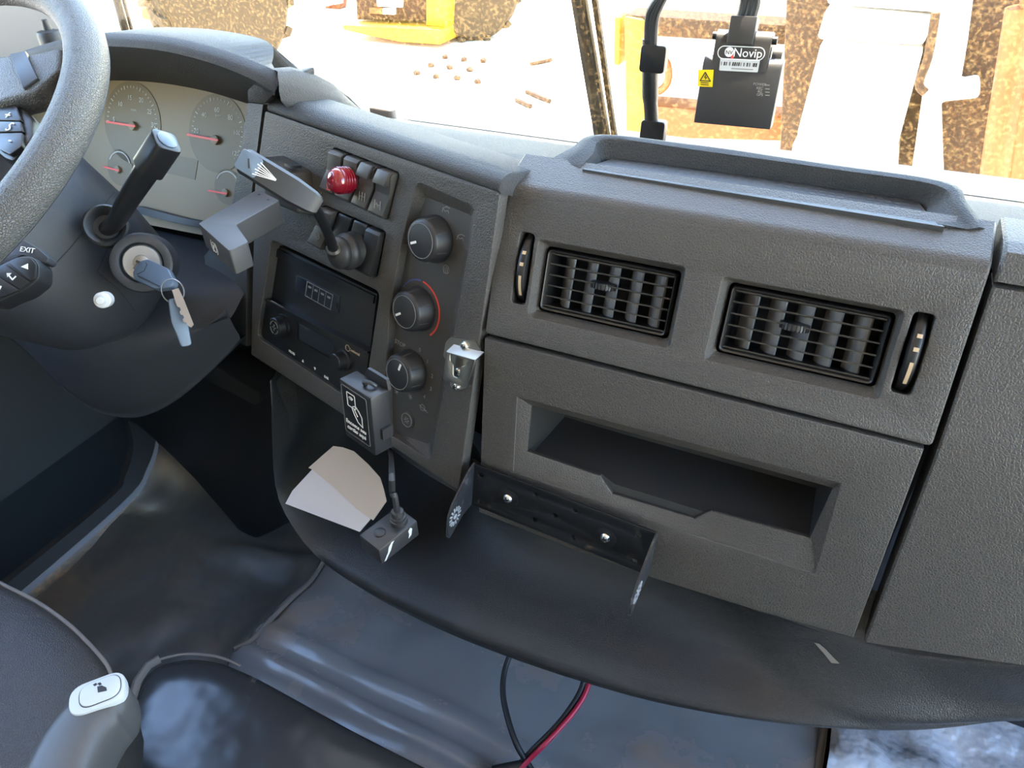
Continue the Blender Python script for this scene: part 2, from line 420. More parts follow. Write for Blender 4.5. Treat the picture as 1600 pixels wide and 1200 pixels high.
# --- upper passenger panel
def vent_shape(px): return U.LL(px)
VENTS = [dict(rec=[(846, 373), (1072, 420), (1044, 544), (821, 493)], ins=[(859, 386), (1060, 429), (1041, 527), (846, 480)]),
         dict(rec=[(1131, 434), (1416, 488), (1374, 626), (1100, 566)], ins=[(1146, 445), (1394, 493), (1365, 598), (1121, 548)])]
VENTS[1]['rec'] = [(1130, 435), (1412, 484), (1376, 622), (1100, 564)]
SLOTS = [[(815, 362), (837, 366), (819, 475), (796, 474)], [(1432, 486), (1462, 493), (1424, 622), (1388, 608)]]
vd = -.011
outer = rounded([(uL, U.L(760, 521)[1]), (uR, U.L(1452, 697)[1]), (uR, vt + .0013), (uL, vt + .0013)], .004, 4)
# keep the top edge square: it meets the rounded top
outer = [(a, b) for a, b in outer]
holes = []
for v in VENTS:
    q = U.LL(v['rec']); u0 = (q[0][0] + q[3][0]) / 2; u1 = (q[1][0] + q[2][0]) / 2; v1 = (q[0][1] + q[1][1]) / 2; v0 = (q[2][1] + q[3][1]) / 2
    v['R'] = (u0, u1, v0, v1)
    q = U.LL(v['ins'], vd); v['I'] = ((q[0][0] + q[3][0]) / 2, (q[1][0] + q[2][0]) / 2, (q[2][1] + q[3][1]) / 2, (q[0][1] + q[1][1]) / 2)
    holes.append(rounded([(u0, v0), (u1, v0), (u1, v1), (u0, v1)], .004, 4))
slots = []
for s in SLOTS:
    q = U.LL(s); u0 = (q[0][0] + q[3][0]) / 2; u1 = (q[1][0] + q[2][0]) / 2; v1 = (q[0][1] + q[1][1]) / 2; v0 = (q[2][1] + q[3][1]) / 2
    slots.append((u0, u1, v0, v1)); holes.append(rounded([(u0, v0), (u1, v0), (u1, v1), (u0, v1)], .004, 4))
mb = plate(U, [outer] + holes, -.012, 0, .0012)
for v, h in zip(VENTS, holes):
    u0, u1, v0, v1 = v['I']
    ri = rounded([(u0 - .002, v0 - .002), (u1 + .002, v0 - .002), (u1 + .002, v1 + .002), (u0 - .002, v1 + .002)], .004, 4)
    mb.loft([[U.W(a, b, -.0012) for a, b in h], [U.W(a, b, vd) for a, b in ri]], caps=False)
for (u0, u1, v0, v1), h in zip(slots, holes[2:]):
    mb.loft([[U.W(a, b, -.001) for a, b in h], [U.W(a, b, -.025) for a, b in h]], caps=False)
# the rounded upper edge and the top
e = U.W(0, vt); yz = [(e.y, e.z)]
for k in range(1, 9):
    t = k / 8; a = V((e.y, e.z)); b = V((e.y + .0025, e.z + .0065)); c = V((e.y + .008, e.z + .0082))
    q = a * (1 - t) ** 2 + b * 2 * t * (1 - t) + c * t * t; yz.append((q.x, q.y))
ztop = e.z + .019
yz += [(e.y + .043, ztop), (e.y + .0455, ztop - .001), (e.y + .047, ztop - .02), (e.y + .02, e.z - .01), (e.y + .011, e.z - .006)]
x0, x1 = U.W(uL, 0).x, U.W(uR, 0).x
rg = []
for x, k in ((x0, .0015), (x0 + .0015, 0), (x1 - .0015, 0), (x1, .0015)):
    rg.append([V((x, y + (k * .6 if i < 9 else 0), z - k)) for i, (y, z) in enumerate(yz)])
mb.loft(rg)
obj('passenger_panel', mb, M['dash'], D)
print('vt', vt, 'e', e, 'ztop', ztop)

def air_vent(F, I, d, name='air_vent'):
    u0, u1, v0, v1 = I; w, h = u1 - u0, v1 - v0
    mb = MB()
    o_ = rounded(rect((u0 + u1) / 2, (v0 + v1) / 2, w, h), .004, 4)
    i1 = rounded(rect((u0 + u1) / 2, (v0 + v1) / 2, w - .0036, h - .0036), .003, 4)
    i2 = rounded(rect((u0 + u1) / 2, (v0 + v1) / 2, w - .006, h - .006), .002, 4)
    mb.loft([[F.W(a, b, d - .04) for a, b in o_], [F.W(a, b, d + .003) for a, b in o_], [F.W(a, b, d + .0045) for a, b in inset(o_, .001)],
             [F.W(a, b, d + .0035) for a, b in i1], [F.W(a, b, d - .002) for a, b in i2], [F.W(a, b, d - .045) for a, b in i2]], caps=False)
    fr = obj(name, mb, M['vent'], D)
    mb = MB(); mb.box(F, (u0 + u1) / 2, (v0 + v1) / 2, w, h, d - .05, d - .044); obj('duct', mb, M['void'], fr)
    n = 4; iw = w - .006; ih = h - .006; uc = (u0 + u1) / 2; vc = (v0 + v1) / 2
    for k in range(n + 2):
        vv = vc + ih / 2 - ih * k / (n + 1) + (.0006 if k == n + 1 else -.0006 if k == 0 else 0)
        mb = MB(); s = .0022; t = .0006
        mb.loft([[F.W(x, vv + t, d + .001), F.W(x, vv - t, d + .001), F.W(x, vv - t - s, d - .011), F.W(x, vv + t - s, d - .011)] for x in (uc - iw / 2, uc + iw / 2)])
        obj('louver', mb, M['vane'] if 0 else M['vent'], fr)
    for k in range(5):
        uu = u0 + .003 + iw * (k + .62) / 5.25
        mb = MB(); pr = []
        for q in range(7):
            t = q / 6; pr.append((uu - .0075 + .012 * t, d - .0245 + .013 * t + .004 * math.sin(math.pi * t)))
        mb.loft([[F.W(a, y, n_) for a, n_ in pr] + [F.W(a + .0012, y, n_ - .0012) for a, n_ in pr[::-1]] for y in (vc - ih / 2, vc + ih / 2)])
        obj('vane', mb, M['vane'], fr)
    mb = MB(); F2 = Frame(F.W(uc - .006, vc + .003, d - .008), F.u, F.n, F.v)
    prof = [(.001, -.0028), (.0098, -.0028), (.0105, -.002), (.0105, .002), (.0098, .0028), (.001, .0028)]
    mb.lathe(F2, prof, 24)
    for k in range(24):
        a = 2 * math.pi * k / 24
        mb.box(F2.turned(a), .0105, 0, .0016, .0012, -.0026, .0026)
    obj('thumb_wheel', mb, M['knob'], fr)
for v in VENTS: air_vent(U, v['I'], vd)
def vent_dial(F, s, side):
    u0, u1, v0, v1 = s; uc, vc, h = (u0 + u1) / 2, (v0 + v1) / 2, v1 - v0
    r = h * .62; w = (u1 - u0) * .62; up = .0055
    F2 = Frame(F.W(uc, vc, up - r), F.v, F.n, F.u)
    mb = MB(); mb.lathe(F2, [(r * .2, -w / 2), (r - .003, -w / 2), (r - .0008, -w / 2 + .0012), (r, -w / 2 + .003), (r, w / 2 - .003), (r - .0008, w / 2 - .0012), (r - .003, w / 2), (r * .2, w / 2)], 64)
    dl = obj('vent_dial', mb, M['black'], D)
    def mark(a0, a1, ww, off):
        mb = MB(); rr = r + .0004
        for i in range(8):
            b0 = a0 + (a1 - a0) * i / 8; b1 = a0 + (a1 - a0) * (i + 1) / 8
            mb.poly([F2.W(rr * math.cos(b), rr * math.sin(b), off + s_) for b, s_ in ((b0, -ww / 2), (b1, -ww / 2), (b1, ww / 2), (b0, ww / 2))])
        bmesh.ops.remove_doubles(mb.b, verts=mb.b.verts, dist=1e-6)
        obj('dial_mark', mb, M['cream'], dl)
    o = w * .08
    mark(R(66), R(70.5), .0035, o); mark(R(81), R(85.5), .0035, o); mark(R(98), R(127), .0026, o)
for s in slots: vent_dial(U, s, 0)
mb = MB(); mb.box(U, (uL + uR) / 2, .055, uR - uL - .004, .15, -.075, -.07); obj('panel_backing', mb, M['void'], D)

# --- lower passenger panel with its pocket
top2 = LP.L(757, 529)[1]; bot2 = LP.L(1326, 994)[1]
ob = [(uL2, LP.L(738, 797)[1]), LP.L(900, 860), LP.L(1019, 903), LP.L(1187, 956), (uR2, bot2), (uR2, LP.L(1443, 702)[1]), (uL2, top2)]
hole = LP.LL([(808, 621), (1060, 688), (1313, 756), (1273, 897), (1113, 845), (1090, 838), (952, 789), (930, 781), (802, 737)])
pin = LP.LL([(829, 632), (1060, 695), (1304, 762), (1268, 841), (1114, 799), (1086, 812), (955, 772), (936, 743), (822, 704)], -.007)
mb = plate(LP, [ob, hole], -.012, 0, .0012)
mb.loft([[LP.W(a, b, -.0012) for a, b in hole], [LP.W(a, b, -.0062) for a, b in pin], [LP.W(a, b, -.0075) for a, b in inset(pin, .0012)]], caps=False)
obj('pocket_panel', mb, M['dash'], D)
q0 = [pin[0], pin[2], pin[3], pin[8]]
mb = MB()
pi_ = inset(pin, .0012)
bk = [(q0[0][0] + .012, q0[0][1] - .001), (pin[1][0], q0[0][1] - .001), (q0[1][0] - .004, q0[1][1] - .001), (q0[2][0] - .004, q0[2][1] + .006), (pin[4][0], q0[2][1] + .006), (pin[5][0], q0[2][1] + .006), (pin[6][0], q0[2][1] + .006), (pin[7][0], q0[2][1] + .006), (q0[3][0] + .012, q0[3][1] + .006)]
mid = [(a, b) for a, b in pi_]
lo = q0[3][1] - .010
fl = list(pi_); 
for i in (3, 4, 5, 6, 7, 8): fl[i] = (fl[i][0], lo)
mb.loft([[LP.W(a, b, -.0075) for a, b in pi_], [LP.W(a, b, -.0105) for a, b in pi_], [LP.W(a, b, -.0106) for a, b in fl], [LP.W(a, b, -.075) for a, b in bk]], caps=False)
mb.poly([LP.W(a, b, -.075) for a, b in bk])
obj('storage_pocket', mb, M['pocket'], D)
mb = MB(); mb.box(LP, (uL2 + uR2) / 2, -.09, uR2 - uL2 + .02, .21, -.095, -.09); obj('panel_backing', mb, M['void'], D)

# --- right hand end panel
def wx(F, px, py): return F.P(px, py)
EU = panel_frame(U.W(uR + .0045, 0, -.001), 22)
ELo = panel_frame(LP.W(uR2 + .006, 0, -.001), 10)
xs0, xs1 = EU.o.x, EU.o.x + .30
prof = []
rise = (ELo.L(1600, 1030)[1] - ELo.L(1340, 999)[1]) / (ELo.L(1600, 1030)[0] - ELo.L(1340, 999)[0])
tz = EU.L(1570, 447)[1]
for b in (tz - .002, .10, .05, .012): prof.append(EU.W(0, b))
for b in (-.01, -.05, -.10, -.15, ELo.L(1340, 999)[1]): prof.append(ELo.W(0, b))
mb = MB(); rg = []
for i in range(13):
    x = xs0 + (xs1 - xs0) * i / 12
    k = .0016 if i == 0 else 0
    ring = [V((x, p.y + k + .25 * max(0, x - xs0 - .03) ** 2, p.z + (rise * (x - xs0) if j == 8 else rise * .5 * (x - xs0) if j == 7 else 0))) for j, p in enumerate(prof)]
    ring += [V((x, p.y + .02, p.z)) for p in (ring[-1], ring[0])]
    rg.append(ring)
    if i == 0: rg.append([V((x + .0016, p.y - (.0016 if j < len(prof) else 0), p.z)) for j, p in enumerate(ring)])
mb.loft(rg); obj('end_panel', mb, M['dash'], D)
mb = MB(); rg = []
a = EU.W(0, tz + .002); b = EU.W(0, vt + .004)
pr = [(a.y, a.z), (b.y, b.z), (b.y + .006, b.z + .010), (b.y + .018, b.z + .013), (b.y + .06, b.z + .012), (b.y + .06, b.z - .02), (a.y + .02, a.z)]
for i in range(9):
    x = xs0 + (xs1 - xs0) * i / 8
    rg.append([V((x, y + .25 * max(0, x - xs0 - .03) ** 2, z)) for y, z in pr])
    if i == 0: rg[0] = [V((p.x, p.y + .002, p.z - .002)) for p in rg[0]]; rg.append([V((x + .002, y, z)) for y, z in pr])
mb.loft(rg); obj('end_cap', mb, M['dash'], D)
mb = MB(); g = U.W(uR, 0)
box3(mb, g.x - .004, g.x + .014, .555, .60, .56, .865); obj('panel_gap', mb, M['void'], D)

# --- top pad under the windscreen
mb = MB(); rg = []
for i in range(25):
    x = -1.24 + 2.18 * i / 24
    y0_ = .585 + (min(.09, max(0, (-.30 - x)) * .26))
    if x < -.56: y0_ = .775
    zt_ = .903 if x > -.3 else .898
    rg.append([V((x, y0_, zt_ if y0_ < .7 else .872)), V((x, y0_ + (.03 if y0_ < .7 else .002), zt_ if y0_ < .7 else .870)), V((x, max(.70, y0_ + .004), .884 if y0_ < .7 else .866)), V((x, max(.76, y0_ + .008), .866 if y0_ < .7 else .862)), V((x, .795, .852)), V((x, .798, .80)), V((x, y0_, .80))])
mb.loft(rg); obj('top_pad', mb, M['dash_top'], D)
# --- storage tray on top
zt, zr, zf = ztop, ztop + .009, ztop - .006
F1, F2, F3 = FZ(zt + .0005), FZ(zr), FZ(zf)
def lvl(px, z): return FZ(z).P(*px)
# stations run round the open tray: left front, left rear, right rear, right front (outer foot, outer rim, rim, inner rim, floor)
OUT = [lvl((858, 250), zt - .003), lvl((893, 231), zt + .004), lvl((938, 210), zr), lvl((1100, 228), zr), lvl((1300, 257), zr), lvl((1478, 284), zr), lvl((1512, 318), zt + .004), lvl((1541, 358), zt - .003)]
INN = [lvl((906, 262), zt - .002), lvl((926, 241), zt + .004), lvl((950, 217), zr), lvl((1100, 236), zr), lvl((1300, 264), zr), lvl((1462, 289), zr), lvl((1493, 322), zt + .004), lvl((1520, 357), zt - .002)]
FLO = [lvl((918, 263), zf + .004), lvl((937, 255), zf), lvl((956, 249), zf), lvl((1100, 266), zf), lvl((1300, 294), zf), lvl((1434, 315), zf), lvl((1448, 333), zf), lvl((1466, 350), zf + .004)]
O_, I_, L_f = smoothpath(OUT, 5), smoothpath(INN, 5), smoothpath(FLO, 5)
rows = []
for o, i, l in zip(O_, I_, L_f):
    away = (o - i); away.z = 0; away.normalize()
    rows.append([o + away * .004 + V((0, 0, .893 - o.z)), o + away * .002 - V((0, 0, .003)), o, o.lerp(i, .5) + V((0, 0, .0012)), i, i.lerp(l, .12) - V((0, 0, .001)), l.lerp(i, .1), l, l - V((0, 0, .004))])
mb = MB(); mb.loft(rows, closed=False); mb.poly(rows[0]); mb.poly(rows[-1]); obj('storage_tray', mb, M['dash_top'], D, ang=60)
mb = MB(); fl_ = [FLO[0] + V((-.003, -.004, 0)), *FLO[1:7], FLO[7] + V((.004, -.004, 0))]
mb.loft([[p + V((0, 0, .0003)) for p in fl_], [p - V((0, 0, .004)) for p in fl_]]); obj('tray_floor', mb, M['tray_floor'], D)

# --- centre console panel
cR = C.L(752, 514)[0] - .0005; cT = C.L(600, 234)[1]; cB = C.L(560, 664)[1]
cTl = C.L(415, 172); cL = C.L(395, 330)[0]
print('centre', cR, cT, cB, cTl, C.L(778, 298), C.L(398, 545), C.L(322, 400), C.L(330, 520))
hv_o = C.LL([(651, 284), (743, 325), (672, 719), (603, 676), (602, 585), (608, 490), (623, 400)])
hv_i = C.LL([(666, 308), (737, 337), (671, 694), (608, 672), (607, 582), (614, 490), (632, 404)], -.010)
ra_o = C.LL([(424, 375), (592, 456), (566, 601), (404, 527)])
ra_o = [C.L(424, 374), C.L(593, 456), C.L(566, 637), C.L(402, 527)]
sw1 = C.LL([(521, 230), (624, 270), (606, 344), (503, 295)])
sw2 = C.LL([(506, 320), (603, 362), (589, 434), (484, 379)])
outl = [(C.L(392, 543)[0], cB), (cR, cB), (cR, C.L(778, 299)[1]), (C.L(414, 173)[0], C.L(414, 173)[1]), (C.L(398, 290)[0], C.L(398, 290)[1])]
H = [rounded(hv_o, .008, 4), rounded(ra_o, .008, 4), rounded(sw1, .004, 3), rounded(sw2, .004, 3)]
mb = plate(C, [rounded(outl, .003, 3)] + H, -.012, 0, .0012)
hi = rounded(hv_i, .004, 4)
mb.loft([[C.W(a, b, -.0012) for a, b in H[0]], [C.W(a, b, -.010) for a, b in hi]], caps=False)
for h, dd in ((H[1], -.03), (H[2], -.02), (H[3], -.02)):
    mb.loft([[C.W(a, b, -.001) for a, b in h], [C.W(a, b, dd) for a, b in h]], caps=False)
obj('centre_panel', mb, M['dash'], D)
mb = MB(); mb.prism(C, inset(hv_i, -.001), -.014, -.0098); obj('climate_panel', mb, M['climate'], D)
mb = MB(); mb.box(C, -.19, -.01, .37, .28, -.075, -.07); obj('panel_backing', mb, M['void'], D)
# rounded top of the console
rg = []
pr = [(-.012, -.002), (0, -.0005), (.0022, .0008), (.003, .003), (.0025, .006), (0, .0095), (-.006, .0135), (-.014, .016), (-.06, .0175), (-.085, .012), (-.085, -.03)]
uu = [C.L(432, 148)[0] - .014, C.L(432, 148)[0] - .0125, -.25, -.12, C.L(778, 299)[0] + .002, C.L(778, 299)[0] + .0035]
vl, vr = C.L(415, 171)[1], C.L(778, 299)[1]
for i, u_ in enumerate(uu):
    vv = vl + (vr - vl) * (u_ - uu[0]) / (uu[-1] - uu[0])
    k = .0015 if i in (0, len(uu) - 1) else 0
    rg.append([C.W(u_, vv + b - k, a - k) for a, b in pr])
mb = MB(); mb.loft(rg); obj('console_top', mb, M['dash_top'], D, ang=50)
# side of the console below the park brake and the strip beside the gauges
mb = MB()
sd = C.LL([(386, 375), (385, 541), (331, 519), (319, 400), (340, 372)], -.004)
mb.prism(C, sd, -.06, -.004, .001)
obj('console_side', mb, M['dash_smooth'], D)
mb = MB()
st = C.LL([(411, 163), (384, 375), (353, 372), (364, 310), (387, 160)], -.003)
mb.prism(C, st, -.05, -.003, .0012)
obj('console_strip', mb, M['dash'], D)

# climate knobs
def knob(F, cu, cv, rad, hgt, ang, c=-.0098):
    mb = MB()
    mb.lathe(F, [(rad * 1.04, c), (rad * 1.04, c + .003), (rad, c + .0045), (rad * .93, c + hgt * .82), (rad * .86, c + hgt * .96), (rad * .78, c + hgt), (.0, c + hgt)], 40, cu, cv)
    k = obj('rotary_knob', mb, M['knob'], D, ang=50)
    Fk = F.moved(cu, cv, c + hgt)
    mb = MB()
    for a in (-20, 32, 84, 136, 188, 240, 292):
        F2 = Fk.turned(R(a)); mb.loft([[F2.W(rad * 1.0, s, -hgt * .8), F2.W(rad * .955, s, -hgt * .15), F2.W(rad * .92, s, -hgt * .15), F2.W(rad * .9, s, -hgt * .8)] for s in (-.0007, .0007)])
    obj('grip_rib', mb, M['grey_ink'] if 0 else M['switch'], k)
    mb = MB(); line2d(mb, Fk, arc(0, 0, rad * .74, 0, 2 * math.pi, 40), .0005, .0003); obj('knob_ring', mb, M['grey_ink'], k)
    F2 = Fk.turned(R(ang)); mb = MB(); mb.box(F2, rad * .45, 0, .0075, .0022, -.001, .0005); obj('pointer', mb, M['white_ink'], k)
KN = [((681, 373), 205), ((655, 482), 213), ((643, 578), 72)]
kc = []
for (px, py), an in KN:
    a, b = C.L(px, py, -.0098); kc.append((a, b)); knob(C, a, b, .0215, .0195, an)
kf = lambda px, py: C.L(px, py, -.0096)
def arcband(mb, F, cu, cv, r, w, a0, a1, c): line2d(mb, F, arc(cu, cv, r, a0, a1, 24), w, c)
a, b = kc[1]
mb = MB(); arcband(mb, C, a, b, .0285, .0016, R(85), R(-48), -.0094); obj('warm_scale', mb, M['red_ink'], D)
mb = MB(); arcband(mb, C, a, b, .0285, .0013, R(92), R(150), -.0094); obj('cool_scale', mb, M['blue_ink'], D)
def ctext(px, py, s, size, m='grey_ink', F=C, c=-.0093, sx=1.0, name='lettering'):
    a, b = F.L(px, py, c); return text(F, s, size, M[m], D, name, a, b, c, sx=sx)
ctext(625, 537, 'STOP', .0068); ctext(656, 547, '0', .0062); ctext(668, 565, '1', .0062); ctext(675, 588, '2', .0062); ctext(673, 608, '3', .0062); ctext(663, 620, '4', .0062)
def symbols():
    c = -.0093
    def L_(mb, pts, w=.0007): line2d(mb, C, C.LL(pts, c), w, c)
    def done(mb): obj('panel_symbol', mb, M['grey_ink'], D)
    for x, y in ((697, 328), (720, 371), (659, 345)):          # seated figure with air arrows
        mb = MB(); L_(mb, [(x - 6, y + 3), (x - 5, y - 3), (x - 2, y + 2), (x + 3, y + 1), (x + 4, y + 5)]); L_(mb, [(x - 5, y - 3), (x + 1, y - 5), (x + 6, y - 2)]); done(mb)
    mb = MB(); L_(mb, [(647, 402), (650, 398), (653, 403)]); done(mb)
    mb = MB(); cx, cy = C.L(697, 421, c); line2d(mb, C, arc(cx, cy, .004, 0, 2 * math.pi, 16), .0005, c)
    for k in (-1, 0, 1): L_(mb, [(697 + 2.6 * k, 416 if k == 0 else 418), (696 + 2.6 * k, 427)], .0005)
    done(mb)
    mb = MB(); cx, cy = C.L(660, 637, c); line2d(mb, C, arc(cx, cy, .0034, 0, 2 * math.pi, 16), .0006, c); L_(mb, [(662, 640), (668, 645)]); L_(mb, [(655, 633), (666, 642)]); done(mb)
    for x, y in ((619, 611), (641, 620)):
        mb = MB()
        for a_ in (0, 60, 120):
            q = C.L(x, y, c); dx, dy = .003 * math.cos(R(a_)), .003 * math.sin(R(a_)); line2d(mb, C, [(q[0] - dx, q[1] - dy), (q[0] + dx, q[1] + dy)], .0006, c)
        done(mb)
symbols()
a, b = C.L(639, 655, -.0098)
mb = MB(); mb.lathe(C, [(.0082, -.0098), (.0082, -.0075), (.0072, -.0065), (0, -.0065)], 28, a, b); bt = obj('round_button', mb, M['climate'], D)
mb = MB(); line2d(mb, C, arc(a, b, .0076, 0, 2 * math.pi, 28), .0005, -.0062)
for k in range(6): line2d(mb, C, [(a + .0015 * math.cos(R(60 * k)), b + .0015 * math.sin(R(60 * k))), (a + .0034 * math.cos(R(60 * k)), b + .0034 * math.sin(R(60 * k)))], .0006, -.0061)
obj('button_symbol', mb, M['grey_ink'], bt)

# rocker switches
def bez(F, q, k, n):                          # cell k of n in a bezel given by TL, TR, BR, BL
    t0, t1 = (k + .05) / n, (k + .95) / n
    l = lambda a, b, t: (a[0] + (b[0] - a[0]) * t, a[1] + (b[1] - a[1]) * t)
    return [l(q[3], q[2], t0), l(q[3], q[2], t1), l(q[0], q[1], t1), l(q[0], q[1], t0)]
def rocker(F, cell, low=.003, high=.007, tip=False, m='switch'):
    bl, br, tr, tl = [V(c).to_2d() for c in cell]
    mb = MB(); ins = .0008
    prof = [(.02, -.006, 0), (.03, high * .6, 0), (.10, high, .0), (.50, low, 0), (.93, low + .0035, 0), (.985, low + .0015, 0), (.99, -.006, 0)]
    rg = []
    for t, n_, _ in prof:
        a = tl + (bl - tl) * t; b = tr + (br - tr) * t; d = (b - a).normalized() * ins
        rg.append((a + d, b - d, n_))
    ring = lambda s: [F.W(*(p[s]), p[2]) for p in rg]
    mb.loft([ring(0), ring(1)]); mb.bevel(.0007, 2, 20)
    o = obj('rocker_switch', mb, M[m], D)
    if tip:
        a = tl + (bl - tl) * .30; b = tr + (br - tr) * .30; a0 = tl + (bl - tl) * .02; b0 = tr + (br - tr) * .02
        mb = MB(); mb.loft([[F.W(*(p + (q - p) * s), n_) for p, q, n_ in ((a0, b0, .002), (a0, b0, .0085), (tl + (bl - tl) * .16, tr + (br - tr) * .16, .0105), (a, b, .0115), (a, b, .003))] for s in (.12, .88)]); mb.bevel(.0008, 2, 20)
        obj('lock_tab', mb, M['switch'], o)
    return o
sws = []
for k in range(4): sws.append(rocker(C, bez(C, sw1, k, 4), tip=k >= 2))
mb = MB(); mb.prism(C, sw1, -.012, -.007); obj('switch_base', mb, M['black'], D)
mb = MB(); mb.prism(C, sw2, -.012, -.007); obj('switch_base', mb, M['black'], D)
sws2 = [rocker(C, bez(C, sw2, 0, 4)), rocker(C, bez(C, sw2, 1, 4), .001, .001, m='black'), rocker(C, bez(C, sw2, 2, 4), .001, .001, m='black'), rocker(C, bez(C, sw2, 3, 4), .006, .006, m='dark')]
for px, py, par in ((514, 290, sws[0]),):
    a, b = C.L(px, py, .006); mb = MB(); line2d(mb, C, arc(a, b, .0028, R(-20), R(250), 12), .0008, .0066); line2d(mb, C, [(a - .003, b - .004), (a + .003, b - .004)], .001, .0066); obj('switch_symbol', mb, M['red_ink'], par)
for px, py, par, kind in ((566, 307, sws[2], 0), (590, 320, sws[3], 1), (496, 368, sws2[0], 2)):
    a, b = C.L(px, py, .006); mb = MB(); c = .0066
    if kind == 2:
        line2d(mb, C, arc(a, b, .0035, 0, 2 * math.pi, 16), .0007, c); line2d(mb, C, arc(a, b, .0016, 0, 2 * math.pi, 10), .0006, c); line2d(mb, C, [(a, b - .0035), (a, b - .0065)], .0007, c)
    else:
        for s in (-1, 1):
            line2d(mb, C, [(a + s * .004, b + .004), (a + s * .004, b - .004)], .0009, c); line2d(mb, C, [(a + s * .004, b), (a + s * .0015, b)], .0007, c)
        if kind == 0: line2d(mb, C, [(a, b + .004), (a, b - .004)], .0008, c); line2d(mb, C, [(a - .0018, b), (a + .0018, b)], .0007, c)
        else: line2d(mb, C, [(a - .0015, b + .002), (a + .0015, b - .002)], .0007, c)
    obj('switch_symbol', mb, M['grey_ink'], par)
# red warning lamp standing out of the second switch
a, b = C.L(546, 281, .004)
mb = MB(); mb.lathe(C, [(.0120, .003), (.0125, .006), (.0128, .014), (.0124, .019), (.0105, .0235), (.007, .026), (.003, .0268), (0, .027)], 32, a, b)
lamp = obj('warning_lamp', mb, M['red_glass'], D)
lamp['label'] = 'red ribbed lamp lens'
mb = MB()
for i in range(5): mb.torus(C.moved(a, b, .007 + .003 * i), .0126, .0005, 32, 6)
obj('lens_rib', mb, M['red_glass'], lamp)
mb = MB(); mb.lathe(C, [(.0135, .001), (.0135, .0035), (.0118, .004), (0, .004)], 28, a, b); obj('lamp_ring', mb, M['black'], lamp)

# lower trim: swept bowl under the panels, with the cubby at its left end
b0 = C.L(398, 545)[1]
st = [(C.P(396, 545, -.006), FY(.535).P(424, 598), .03), (C.P(408, 553, -.006), FY(.505).P(430, 690), .13), (C.P(432, 572, -.006), FY(.478).P(445, 790), .18),
      (C.P(480, 607, -.006), FY(.455).P(500, 872), .20), (C.P(545, 653, -.006), FY(.44).P(575, 925), .19), (C.P(600, 697, -.006), FY(.425).P(640, 960), .16), (C.P(650, 735, -.006), FY(.41).P(715, 995), .12),
      (C.P(704, 768, -.006), FY(.405).P(800, 1028), .10), (LP.P(760, 800, -.006), FY(.40).P(900, 1062), .09), (LP.P(880, 850, -.006), FY(.395).P(1020, 1096), .08), (LP.P(1020, 902, -.006), FY(.395).P(1150, 1121), .05),
      (LP.P(1187, 955, -.006), FY(.41).P(1290, 1138), .012), (LP.P(1326, 993, -.006), FY(.435).P(1430, 1142), -.004), (LP.P(1440, 1018, -.006), FY(.465).P(1560, 1128), -.008), (LP.P(1610, 1032, -.006), FY(.49).P(1660, 1113), -.010), (LP.P(1760, 1044, -.006), FY(.52).P(1790, 1090), -.010)]
st = [(st[0][0], st[0][1], .03)] + st[1:]
A_, B_, C_ = smoothpath([s[0] for s in st], 4), smoothpath([s[1] for s in st], 4), smoothpath([V((s[2], 0, 0)) for s in st], 4)
def trim_section(a, b, un):
    h = (a.z - b.z); lip = max(.012, min(.06, h * .30)); w = min(1, max(0, un / .03))
    fw = V((0, 1, 0)); up = V((0, 0, 1)); m = a.lerp(b, .5)
    k = [a + fw * .03 + up * .03, a + fw * .004 - up * .001, a + fw * max(un, -.004) * .55 - up * h * .10, a.lerp(b, .30) + fw * un * 1.0, a.lerp(b, .55) + fw * un * .95 + fw * -.004 * (1 - w),
         a.lerp(b, .76) + fw * un * .72 - fw * .010 * (1 - w), b + up * lip * .42 + fw * .006 * w, b + up * .004 - fw * .001, b + fw * .003 - up * .002, b + fw * .016 - up * .002, b + fw * .05 + up * .012]
    return smoothpath(k, 3)
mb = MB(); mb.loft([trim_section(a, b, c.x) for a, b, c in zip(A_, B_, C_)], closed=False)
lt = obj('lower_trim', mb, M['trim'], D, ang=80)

# ------------------------------------------------------------------ instrument cluster
CL = panel_frame(FY(.70).P(275, 205), 24)
clus = thing('instrument_cluster', 'instrument cluster with round dials and red needles under a curved grey hood', 'instrument cluster', FY(.70).P(270, 330))
lipo = [FY(.60).P(x, y) for x, y in ((-140, 165), (-60, 122), (0, 96), (60, 76), (110, 64), (165, 60), (250, 66), (330, 85), (400, 111), (438, 129))]
lipi = [FY(.598).P(x, y) for x, y in ((-130, 185), (-52, 142), (8, 114), (64, 94), (112, 81), (167, 76), (250, 82), (326, 100), (388, 124), (430, 148))]
fac = [CL.P(x, y, .004) for x, y in ((-100, 235), (-30, 190), (25, 160), (75, 142), (115, 132), (165, 125), (245, 129), (320, 142), (384, 161), (402, 168))]
top = [p + V((0, .085, -.005)) for p in lipo]
bkt = [V((p.x, .79, .868)) for p in lipo]
top[-1] = lipo[-1] + V((-.05, .03, -.006)); bkt[-1] = lipo[-1] + V((-.09, .05, -.05)); top[-2] = lipo[-2] + V((-.03, .06, -.005)); bkt[-2] = lipo[-2] + V((-.07, .08, -.05))
S = lambda l: smoothpath(l, 5)
rows = [S(fac), S(lipi), [a.lerp(b, .3) + V((0, -.003, 0)) for a, b in zip(S(lipi), S(lipo))], [a.lerp(b, .75) + V((0, -.002, 0)) for a, b in zip(S(lipi), S(lipo))], S(lipo), [p + V((0, .012, .003)) for p in S(lipo)], S(top), S(bkt)]
mb = MB(); mb.loft([list(r) for r in zip(*rows)], closed=True, caps=True); obj('hood', mb, M['dash_top'], clus, ang=50)
